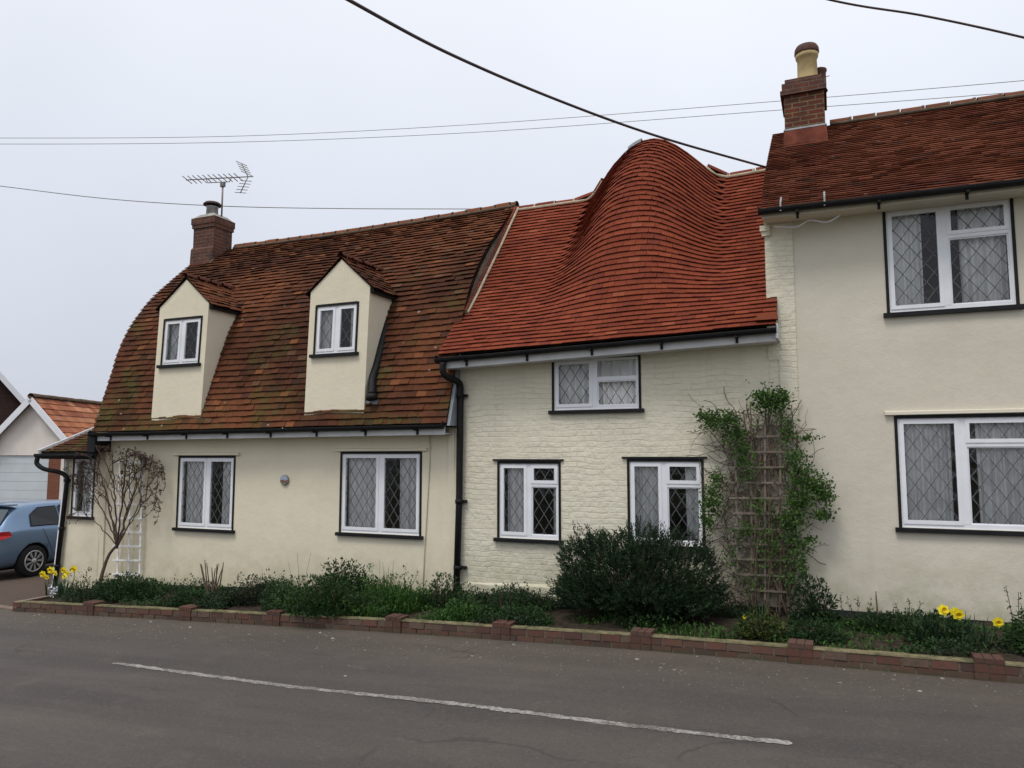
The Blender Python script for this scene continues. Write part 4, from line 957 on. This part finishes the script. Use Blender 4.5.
# ================================================================ overhead wires
def wire(pts, r, mat, label, n=14, group='overhead cables crossing the sky'):
    P = []
    for px, py, d in pts:
        q = ray(px, py); P.append(Vector((0, 0, CZ))+q.normalized()*d)
    m = MB(); m.tube(spline(P, n), r, 6); o = m.build('overhead_cable', mat); tag(o, label, 'cable', group); return o
wire([(60, -185, 5.2), (200, -85, 6.4), (347, -1, 7.6), (450, 54, 8.7), (560, 101, 9.9), (660, 137, 11.0), (772, 169, 12.4)], .017, CABLE, 'thick black cable sagging down across the sky to the middle roof ridge')
wire([(650, -50, 12), (822, -2, 12.0), (925, 16, 12.0), (1030, 39, 12.0), (1200, 82, 12)], .0145, CABLE, 'dark cable crossing the top right corner of the sky')
wire([(-200, 136, 40), (0, 138, 36), (240, 136, 33), (480, 124, 31), (780, 101, 29), (1030, 80, 28), (1200, 64, 28)], .0105, THINCABLE, 'upper of the two thin wires crossing behind the right chimney')
wire([(-200, 141, 40), (0, 144, 36), (240, 142, 33), (480, 132, 31), (780, 110, 29), (1030, 91, 28), (1200, 75, 28)], .0105, THINCABLE, 'lower of the two thin wires crossing behind the right chimney')
wire([(-120, 171, 24), (0, 186, 21), (110, 199, 19), (220, 206, 18), (340, 208.5, 17), (500, 209, 16)], .009, THINCABLE, 'thin wire passing behind the left chimney to the cottage ridge')

# round plaque
pl_ = thing('wall_plaque', tuple(PY(285, 480, 9.99)), 'small round picture plaque on the cream wall between the two left cottage windows', 'plaque'); pc = Vector(pl_.location)
m = MB(); m.lathe(pc, [(.085, .0), (.085, -.02), (.078, -.026)], 28, 'y'); m.build('rim', simple('grey_rim', (.22, .22, .23), .5), pl_, pc)
pmat = Mat('plaque_picture'); spq = pmat.n('ShaderNodeSeparateXYZ'); pmat.l(pmat.pos, spq.inputs[0]); pn = pmat.noise(40, 4); zz = pmat.math('ADD', spq.outputs[2], pmat.math('MULTIPLY', pn, .05))
c = pmat.mix(pmat.rng(zz, pc.z+.02, pc.z+.03, 0, 1), (.20, .09, .06), (.36, .42, .52)); c = pmat.mix(pmat.rng(zz, pc.z-.01, pc.z-.02, 0, 1), c, (.17, .19, .10)); pmat.col(c); pmat.rough(.4)
m = MB(); m.lathe(pc+Vector((0, -.026, 0)), [(.076, .0), (.076, -.002)], 28, 'y'); m.build('picture', pmat.m, pl_, pc)

# ================================================================ PLANTS
GR = [(.045, .085, .022), (.035, .065, .020), (.065, .115, .030), (.028, .050, .018)]
def leaf(m, p, d, up, L, W, col, fold=.15):
    d = d.normalized(); s = d.cross(up)
    if s.length < 1e-3: s = d.orthogonal()
    s.normalize(); n = s.cross(d)
    a = p; b = p+d*L*.5+s*W*.5+n*L*fold*.3; c = p+d*L; e = p+d*L*.5-s*W*.5+n*L*fold*.3
    m.face([a, b, c, e], col)
def rv(): 
    v = Vector((random.gauss(0, 1), random.gauss(0, 1), random.gauss(0, 1))); return v.normalized()
def soilz(x, y): return gz(x)+.10
def blade(m, p, d, L, W, col, bend=.4):
    side = d.cross(Vector((0, 0, 1)))
    if side.length < .01: side = Vector((1, 0, 0))
    side = (side.normalized()+rv()*.4).normalized()*W/2; out_ = Vector((d.x, d.y, 0))
    a = p; b = p+d*L*.5; c = b+(d*(1-bend)+out_*bend+Vector((0, 0, -bend*.35)))*L*.5
    m.face([a-side, a+side, b+side*.9, b-side*.9], col); m.face([b-side*.9, b+side*.9, c], col)
# --- ground cover
m = MB()
XB = [(-11.9, .10), (-11, .20), (-9.6, .13), (-8.6, .14), (-7.2, .22), (-5.6, .24), (-4.6, .15), (-3.6, .11), (-2, .10), (-.6, .10), (.6, .08), (1.5, .10), (4, .12)]
def gch(x):
    for (a, b), (c, d) in zip(XB, XB[1:]):
        if x <= c: return b+(d-b)*max(0, (x-a))/(c-a)
    return .15
for i in range(26000):
    x = random.uniform(-11.95, 4.5)
    if random.random() < .35: x = random.uniform(-8.5, -3.2)
    y = random.uniform(bedY(x)+.12, 9.93); dn_ = nz3((x, y, 0), 1.7)
    if dn_ < -.05+.18*nz3((x, y, 9), .6): continue
    h = 1.35*gch(x)*(.75+1.6*dn_)*random.uniform(.5, 1.3); p = Vector((x, y, soilz(x, y)-.02)); q = nz3((x, y, 5), .9)
    base = (.055, .13, .025) if q > .15 else (.04, .085, .025) if q > -.15 else (.03, .055, .022)
    col = vary(base, .35); d = Vector((random.gauss(0, .35), random.gauss(0, .35), 1)).normalized()
    if (q > .12 and random.random() < .7) or random.random() < .12: blade(m, p, d, h, random.uniform(.009, .02), col, random.uniform(.1, .6))
    else:
        top = p+d*h*random.uniform(.3, 1)
        for _ in range(5): leaf(m, top+rv()*.035, (rv()+Vector((0, 0, .5))), Vector((0, 0, 1)), random.uniform(.03, .055), random.uniform(.015, .03), col)
o = m.build('ground_cover', LEAF); tag(o, 'low green weeds and grassy ground cover filling the flowerbed behind the brick edging', 'ground cover', kind='stuff')

# --- generic bushy plant
def shrub(name, label, cat, x, y, w_, d_, h, n, cols, L=.045, W=.02, stems=8, needle=False, group='shrubs and leafy plants in the flowerbed', base=None, gaps=.35, lift=.1):
    z = soilz(x, y) if base is None else base; t = thing(name, (x, y, z), label, cat, group); o = Vector((x, y, z))
    sm = MB(); tips = []
    for k in range(stems):
        a = random.uniform(0, 6.28); r = random.uniform(.2, .8); e = o+Vector((w_*.5*r*math.cos(a), d_*.5*r*math.sin(a), h*random.uniform(.5, .85)))
        mdp = o.lerp(e, .5)+Vector((0, 0, -.06*h))+rv()*.03; sm.tube(spline([o+rv()*.02, mdp, e], 4), [.009+.004*h]*4+[.006]*4+[.003], 5)
    sm.build('stem', BARK, t, o)
    m = MB(); i = 0; sd_ = random.uniform(0, 50)
    while i < n:
        u = rv(); r = random.random()**(.33 if needle else .45); p = Vector((u.x*r*w_*.5, u.y*r*d_*.5, abs(u.z)*r*h*(1-lift)+h*lift if u.z > -.2 else h*lift*random.random()+h*.12))
        if needle: k_ = max(.35, (abs(p.x)/(w_*.5)+.0001)); p.z = h*lift*.6+(p.z-h*lift*.6)**1.0*(1.0 if p.z < .5*h else 1.0); q_ = Vector((u.x, 0, u.z)); f_ = (abs(u.x)**3+abs(u.y)**3+abs(u.z)**3)**(-1/3); p.x *= min(1.25, f_)*.86; p.z *= min(1.25, f_)*.90
        bumpy = 1+.22*nz3(u, 2.4, sd_); p.x *= bumpy; p.y *= bumpy; p.z *= bumpy
        if noise.noise(p*(2.6/max(.4, h))*1.3+Vector((sd_, 0, 0))) < -gaps: continue
        i += 1; P = o+p; outd = (Vector((p.x/(w_*.5), p.y/(d_*.5), .9*p.z/h))).normalized(); col = vary(random.choice(cols), .25)
        if needle:
            ax = (outd+rv()*.35+Vector((0, 0, .35))).normalized(); ln_ = random.uniform(.07, .14)
            for k in range(11):
                q = P+ax*ln_*k/10; leaf(m, q, ax*.9+rv()*.75, rv(), L*random.uniform(.7, 1.1), W, vary(col, .2))
        else:
            ax = (outd+rv()*.6)
            for k in range(3): leaf(m, P+rv()*.015, (ax+rv()*.7), rv(), L*random.uniform(.7, 1.3), W*random.uniform(.8, 1.2), col)
    m.build('foliage', LEAF, t, o); return t
shrub('evergreen_bush', 'large dark needle-leaved bush growing in front of the middle cottage window', 'bush', -2.32, 9.22, 2.28, 1.2, 1.12, 8000, [(.020, .042, .020), (.028, .058, .026), (.042, .078, .032), (.05, .085, .04), (.015, .028, .017)], .045, .012, 26, True, gaps=.30, lift=.18)
shrub('leafy_shrub', 'mid green rounded shrub spilling over the brick edging below the left cottage', 'shrub', -6.35, 8.48, 1.1, .8, 0.56, 2550, [(.035, .075, .025), (.05, .10, .03), (.03, .06, .02)], .045, .018)
shrub('leafy_shrub', 'dark low twiggy shrub just right of the bare cut stems', 'shrub', -8.05, 9.0, .9, .6, 0.45, 1530, [(.025, .040, .022), (.035, .045, .025)], .035, .014)
shrub('leafy_shrub', 'upright green shrub against the wall under the second large left window', 'shrub', -6.75, 9.4, 1.0, .5, 0.65, 1870, [(.04, .085, .03), (.03, .06, .022)], .045, .018)
shrub('leafy_shrub', 'green shrub at the foot of the black drainpipe', 'shrub', -4.95, 9.25, .7, .5, 0.47, 1190, [(.045, .09, .03), (.035, .07, .025)], .045, .016)
shrub('leafy_shrub', 'green leafy clump in front of the bare tree and white trellis', 'shrub', -10.6, 8.95, 1.5, .7, 0.38, 2550, [(.04, .085, .03), (.05, .10, .035), (.03, .06, .02)], .05, .018)
shrub('leafy_shrub', 'feathery green plant between the drainpipe and the big dark bush', 'shrub', -4.0, 9.1, .5, .4, 0.40, 765, [(.04, .08, .03)], .04, .012)
shrub('leafy_shrub', 'dark green plant at the right foot of the wooden trellis', 'shrub', -.30, 9.35, .55, .45, 0.52, 1020, [(.03, .065, .022), (.025, .05, .02)], .05, .02)
shrub('leafy_shrub', 'low yellow-green plant in front of the wooden trellis', 'shrub', -.80, 8.55, .5, .35, 0.31, 595, [(.09, .11, .025), (.05, .08, .02)], .04, .02)
shrub('leafy_shrub', 'low dark plants between the trellis and the right daffodils', 'shrub', .45, 9.2, .9, .5, 0.19, 1190, [(.03, .06, .022), (.04, .075, .025)], .045, .016)
shrub('leafy_shrub', 'leafy green plant at the right edge beside the daffodils', 'shrub', 1.72, 8.6, .6, .5, 0.43, 1360, [(.035, .075, .025), (.05, .095, .03)], .05, .02)

for (lb, x_, y_, w__, d__, h__, n_, cl) in (
    ('low dark clump at the right end of the soil below the bare cut stems', -8.9, 8.7, .9, .5, .22, 900, [(.03, .065, .022)]),
    ('pale green hummock leaning over the brick edging left of the drainpipe', -5.8, 8.6, .8, .5, .30, 1000, [(.055, .11, .03), (.04, .08, .025)]),
    ('fresh green tuft below the left window of the painted brick cottage', -3.6, 8.75, .8, .5, .20, 800, [(.05, .12, .03), (.04, .09, .03)]),
    ('low green clump just right of the small yellow flower', -.25, 8.6, .6, .45, .22, 600, [(.035, .075, .025)]),
    ('round leafy clump directly left of the right daffodils', .85, 8.75, .6, .45, .30, 800, [(.03, .065, .025), (.045, .09, .03)])):
    shrub('leafy_shrub', lb, 'shrub', x_, y_, w__, d__, h__, n_, cl, .045, .018)

# tall thin dry stalks
def stalks(px, py, top, n, sp_, lab, yy=9.4, mat=TWIG, r=.006, name='dry_stems', cat='stems', tuft=None):
    grp = 'wispy plants in the flowerbed' if tuft else 'clumps of bare dry stems in the flowerbed'
    p = PY(px, py, yy); b = Vector((p.x, yy, soilz(p.x, yy))); h = PY(px, top, yy).z-b.z; t = thing(name, b, lab, cat, grp)
    for k in range(n):
        m = MB(); a = (k/(max(1, n-1))-.5)*sp_; e = b+Vector((a*1.5+random.gauss(0, .02), random.gauss(0, .05), h*random.uniform(.7, 1))); s0 = b+Vector((a*.6, random.gauss(0, .03), -.02))
        m.tube(spline([s0, s0.lerp(e, .5)+rv()*.015, e], 4), [r]*5+[r*.8]*3+[r*.6], 5, col=(.10, .09, .05))
        if tuft:
            for q in range(26): u = random.uniform(.35, 1); leaf(m, s0.lerp(e, u)+rv()*.02, rv()+Vector((0, 0, .6)), rv(), .035, .012, vary(tuft))
        m.build('stem', [mat if not tuft else LEAF], t, b)
    return t
stalks(211, 600, 560, 10, .38, 'clump of bare reddish cut stems standing against the left cottage wall', 9.5, r=.011)
stalks(298, 610, 548, 3, .25, 'thin dry stalks behind the shrubs below the round plaque', 9.6, r=.003)
stalks(385, 600, 555, 4, .2, 'wispy dry stalks in front of the wall below the second large left window', 9.6, r=.003)
stalks(877, 620, 588, 2, .04, 'pair of bare upright stems to the left of the right daffodils', 9.4, r=.008)
stalks(838, 625, 580, 2, .10, 'tall wispy green-brown plant beside the trellis foot', 9.3, r=.003, tuft=(.06, .075, .04), name='wispy_plant', cat='plant')
stalks(1019, 640, 582, 3, .12, 'tall leafy stems at the right edge of the flowerbed', 8.9, r=.004, tuft=(.04, .08, .03), name='wispy_plant', cat='plant')
stalks(861, 625, 592, 3, .15, 'short feathery grass stems against the plinth of the right house', 9.5, r=.002, tuft=(.07, .07, .035), name='wispy_plant', cat='plant')
stalks(908, 625, 596, 3, .15, 'small green conifer-like sprigs left of the right daffodils', 9.3, r=.004, tuft=(.03, .07, .03), name='wispy_plant', cat='plant')

# daffodils
YEL = simple('daffodil_yellow', (.78, .66, .03), .6, .2, .12, 30); YELD = simple('daffodil_trumpet', (.78, .56, .02), .6, .2, .1, 30)
def daffs(px, py, Y, heads, label, nl=60, w_=.3):
    b = PY(px, py, Y); b.z = soilz(b.x, Y); t = thing('daffodil_clump', b, label, 'daffodils', 'yellow flower clumps in the flowerbed')
    m = MB()
    for k in range(nl): d = Vector((random.gauss(0, .3), random.gauss(0, .3), 1)).normalized(); blade(m, b+Vector((random.uniform(-w_, w_), random.uniform(-.12, .12), 0)), d, random.uniform(.24, .44), .018, vary((.035, .075, .035)), random.uniform(.1, .5))
    m.build('leaves', LEAF, t, b)
    for hx, hy, sz in heads:
        sz *= 1.35
        c = PY(hx, hy, Y-random.uniform(0, .12)); q = b+Vector((c.x-b.x, c.y-b.y, 0)); q.x = b.x+(c.x-b.x)*.8; f = MB(); face = Vector((random.uniform(-.5, .6), -1, random.uniform(-.2, .25))).normalized(); sd_ = face.orthogonal().normalized(); up = face.cross(sd_)
        for k in range(6): a = k*math.pi/3+random.uniform(-.1, .1); d = sd_*math.cos(a)+up*math.sin(a)+face*.15; leaf(f, c, d, face, sz*.9, sz*1.0, (1, 1, 1))
        ring_ = [c+face*sz*.0, c+face*sz*.35, c+face*sz*.6]; f.tube(ring_, [sz*.18, sz*.25, sz*.38], 10, mi=1, cap=False)
        fo = f.build('flower', [YEL, YELD], t, b); s_ = MB(); s_.tube(spline([q, (q+c)*.5+Vector((0, 0.02, .03)), c+Vector((0, .02, 0))], 4), .004, 5); s_.build('flower_stalk', simple('green_stalk', (.05, .10, .03)), fo, b)
daffs(66, 592, 8.85, [(43, 574, .052), (51, 570, .055), (56, 573, .045), (64, 570, .050), (65, 576, .045), (74, 569, .055), (47, 577, .04), (68, 573, .04)], 'clump of yellow daffodils at the left corner of the flowerbed', 110, .38)
daffs(950, 640, 8.75, [(943, 610, .050), (958, 614, .052), (954, 612, .045), (998, 622, .045)], 'clump of yellow daffodils below the lower right window', 110, .30)
daffs(752, 640, 8.7, [(745, 617, .022)], 'tiny yellow flower and leaves in front of the wooden trellis', 20, .12)
p = PY(54, 589, 8.6); t = thing('white_flower', (p.x, 8.6, soilz(p.x, 8.6)), 'white blooms just below the left daffodils', 'flower'); o_ = Vector(t.location)
m = MB()
for k in range(60): leaf(m, Vector((p.x+random.gauss(0, .035), 8.6+random.gauss(0, .02), p.z-.02+random.gauss(0, .045))), rv()-Vector((0, .5, 0)), rv(), .045, .03, (1, 1, 1))
m.build('bloom', simple('white_petal', (.72, .72, .78), .6), t, o_); m = MB(); m.tube([o_, p], .006, 5); m.build('stalk', simple('pale_green_stalk', (.06, .12, .04)), t, o_)

# --- white trellis and the bare wall-trained tree
def trellis(name, label, verts, hors, Y, w_, mat):
    p = PY(*verts[0][1], Y); t = thing(name, (p.x, Y, p.z), label, 'trellis'); o = Vector(t.location)
    for i, (a, b) in enumerate(verts): m = MB(); m.bar(PY(*a, Y), PY(*b, Y), w_, .014, up=(0, 1, 0)); m.build('upright', mat, t, o)
    for i, (a, b) in enumerate(hors): m = MB(); m.bar(PY(*a, Y-.016), PY(*b, Y-.016), w_, .014, up=(0, 1, 0)); m.build('slat', mat, t, o)
    return t
hs = [((114+(-1)*k*.2, 462+k*14), (145-k*.6, 462.5+k*14)) for k in range(9)]
trellis('trellis', 'narrow cream painted wooden trellis behind the bare tree on the left cottage wall', [((120, 452), (117, 588)), ((131, 453), (128, 588)), ((143, 454), (139, 588))], hs, 9.92, .032, PALEWOOD)
tr0 = PY(98, 590, 9.45); b = Vector((tr0.x, 9.45, soilz(tr0.x, 9.45))); t = thing('bare_tree', b, 'small leafless wall-trained tree with a bent trunk in front of the cream trellis', 'tree')
m = MB(); fork = PY(117, 545, 9.7); tk = spline([b, PY(103, 571, 9.55), PY(109, 555, 9.65), fork], 5); m.tube(tk, [.032-.011*i/len(tk) for i in range(len(tk))], 8); m.build('trunk', BARK, t, b)
m = MB(); buds = MB()
def shoot(p, q, r, depth):
    L = (q-p).length; n = max(3, int(L/.09)); pts = [p]
    for k in range(1, n+1):
        z = p.lerp(q, k/n)+Vector((random.gauss(0, .010), random.gauss(0, .008), random.gauss(0, .010)+.04*L*math.sin(math.pi*k/n))); z.y = min(9.93, max(9.5, z.y)); pts.append(z)
    m.tube(pts, [r*(1-.55*k/n) for k in range(n+1)], 5)
    if depth < 3:
        for k in range(random.choice([3, 4, 4]) if depth == 0 else random.choice([2, 3])):
            i = random.randint(max(1, n//3), n); d = (q-p).normalized(); sgn = random.choice([-1, 1]); a = sgn*random.uniform(.35, 1.0)
            nd = Vector((d.x*math.cos(a)-d.z*math.sin(a), random.gauss(0, .12), d.x*math.sin(a)+d.z*math.cos(a)+.15)).normalized(); e = pts[i]+nd*L*random.uniform(.35, .62)
            zc = 2.22-.30*(e.x+12)**2-random.random()*.12; e.z = min(e.z, zc); e.x = min(-10.85, max(-13.05, e.x)); shoot(pts[i], e, max(.0045, r*.58), depth+1)
    for k in range(3 if depth > 1 else 1):
        z = random.choice(pts[len(pts)//2:])+rv()*.01
        for _ in range(3): leaf(buds, z, rv(), rv(), random.uniform(.02, .045), .016, vary(random.choice([(.13, .055, .045), (.09, .05, .04), (.10, .085, .05)]), .3))
for tgt, r in (((96, 456), .017), ((112, 450), .018), ((128, 449), .019), ((148, 458), .018), ((82, 474), .015), ((160, 482), .013), ((80, 510), .012), ((138, 478), .014), ((104, 480), .013), ((162, 466), .013)):
    shoot(fork+Vector((0, 0, random.uniform(-.10, .02))), PY(*tgt, random.uniform(9.6, 9.85)), r, 0)
m.build('branches', BARK, t, b); buds.build('buds', LEAF, t, b)

# --- brown trellis and climber
T0 = PY(731, 590, 9.9)
tv = [((735, 420), (738, 600)), ((751, 418), (752, 600)), ((765, 420), (765, 600)), ((780, 424), (781, 600))]
th = [((729, 437+k*15.2), (786, 436+k*15.6)) for k in range(11)]
trellis('trellis', 'tall weathered brown wooden trellis tangled with a climber on the painted brick wall', tv, th, 9.84, .024, WOOD)
a_, c_ = PY(728, 592, 9.86), PY(800, 615, 9.86)
ct = thing('climbing_plant', (PY(760, 600, 9.7).x, 9.7, soilz(-.9, 9.7)), 'sprawling green climber with brown twiggy stems over the weathered trellis', 'climber'); b = Vector(ct.location)
m = MB()
for k in range(640):
    px = random.uniform(722, 796) if random.random() < .85 else random.uniform(700, 815); py = random.uniform(418, 612); p = PY(px, py, 9.9); p.y = random.uniform(9.86, 9.96)
    pts = [p]; d = Vector((random.gauss(0, .5), random.gauss(0, .12), random.gauss(.15, .9))).normalized(); L = random.uniform(.2, .55)
    for q in range(6):
        d = (d+Vector((random.gauss(0, .3), random.gauss(0, .12), random.gauss(0, .25)))).normalized(); z = pts[-1]+d*L/6; z.y = min(9.97, max(9.80, z.y)); pts.append(z)
    m.tube(pts, random.uniform(.0025, .006), 4, cap=False)
for k in range(9):
    px = random.uniform(735, 790); s0 = Vector((PY(px, 600, 9.85).x, 9.85, b.z-.05)); e_ = PY(px+random.uniform(-18, 18), random.uniform(405, 450), 9.88); mm_ = s0.lerp(e_, .5)+Vector((random.gauss(0, .12), -.04, 0)); m.tube(spline([s0, mm_, e_], 8), [.016]*8+[.010]*8+[.005], 6)
for (s_, e_) in (((735, 440), (700, 412)), ((725, 450), (703, 425)), ((780, 430), (789, 395)), ((785, 470), (830, 488)), ((790, 500), (832, 515)), ((785, 420), (810, 437)), ((790, 545), (806, 590)), ((740, 500), (708, 470)), ((740, 520), (706, 500)), ((785, 520), (822, 530))):
    A, B = PY(*s_, 9.86), PY(*e_, 9.78); m.tube(spline([A, A.lerp(B, .5)+Vector((0, -.06, .04)), B], 6), [.006]*7+[.003]*6, 5)
m.build('stem', TWIG, ct, b)
m = MB()
CL = [(770, 403, 17, 13, 300), (782, 398, 8, 9, 120), (762, 395, 8, 5, 80), (715, 421, 15, 9, 230), (703, 415, 6, 4, 40), (735, 432, 12, 14, 160), (728, 418, 10, 8, 90), (742, 450, 10, 16, 120), (786, 432, 8, 14, 110), (808, 438, 9, 3, 45), (795, 457, 10, 8, 110), (803, 476, 16, 12, 260), (818, 488, 13, 9, 170), (826, 497, 8, 6, 90), (800, 500, 14, 12, 220), (822, 514, 9, 6, 110), (790, 520, 14, 14, 220), (712, 500, 10, 14, 210), (716, 480, 8, 8, 90), (745, 530, 14, 10, 80), (772, 540, 18, 12, 110), (797, 545, 11, 12, 130), (758, 505, 12, 10, 50), (812, 540, 6, 4, 35), (803, 568, 5, 14, 70), (748, 470, 10, 12, 70), (770, 560, 16, 14, 60), (733, 555, 10, 18, 50), (708, 520, 7, 10, 80), (790, 575, 10, 16, 90), (752, 585, 16, 12, 50)]
for cx, cy, rx, ry, n in CL:
    for k in range(int(n*1.15)):
        px = cx+random.gauss(0, .55)*rx; py = cy+random.gauss(0, .55)*ry; p = PY(px, py, random.uniform(9.66, 9.88)); col = vary(random.choice([(.075, .150, .034), (.10, .19, .04), (.05, .10, .026)]), .3)
        for _ in range(2): leaf(m, p+rv()*.015, rv()+Vector((0, -.3, -.1)), rv()+Vector((0, -1, .4)), random.uniform(.028, .055), random.uniform(.016, .03), col)
m.build('foliage', LEAF, ct, b)
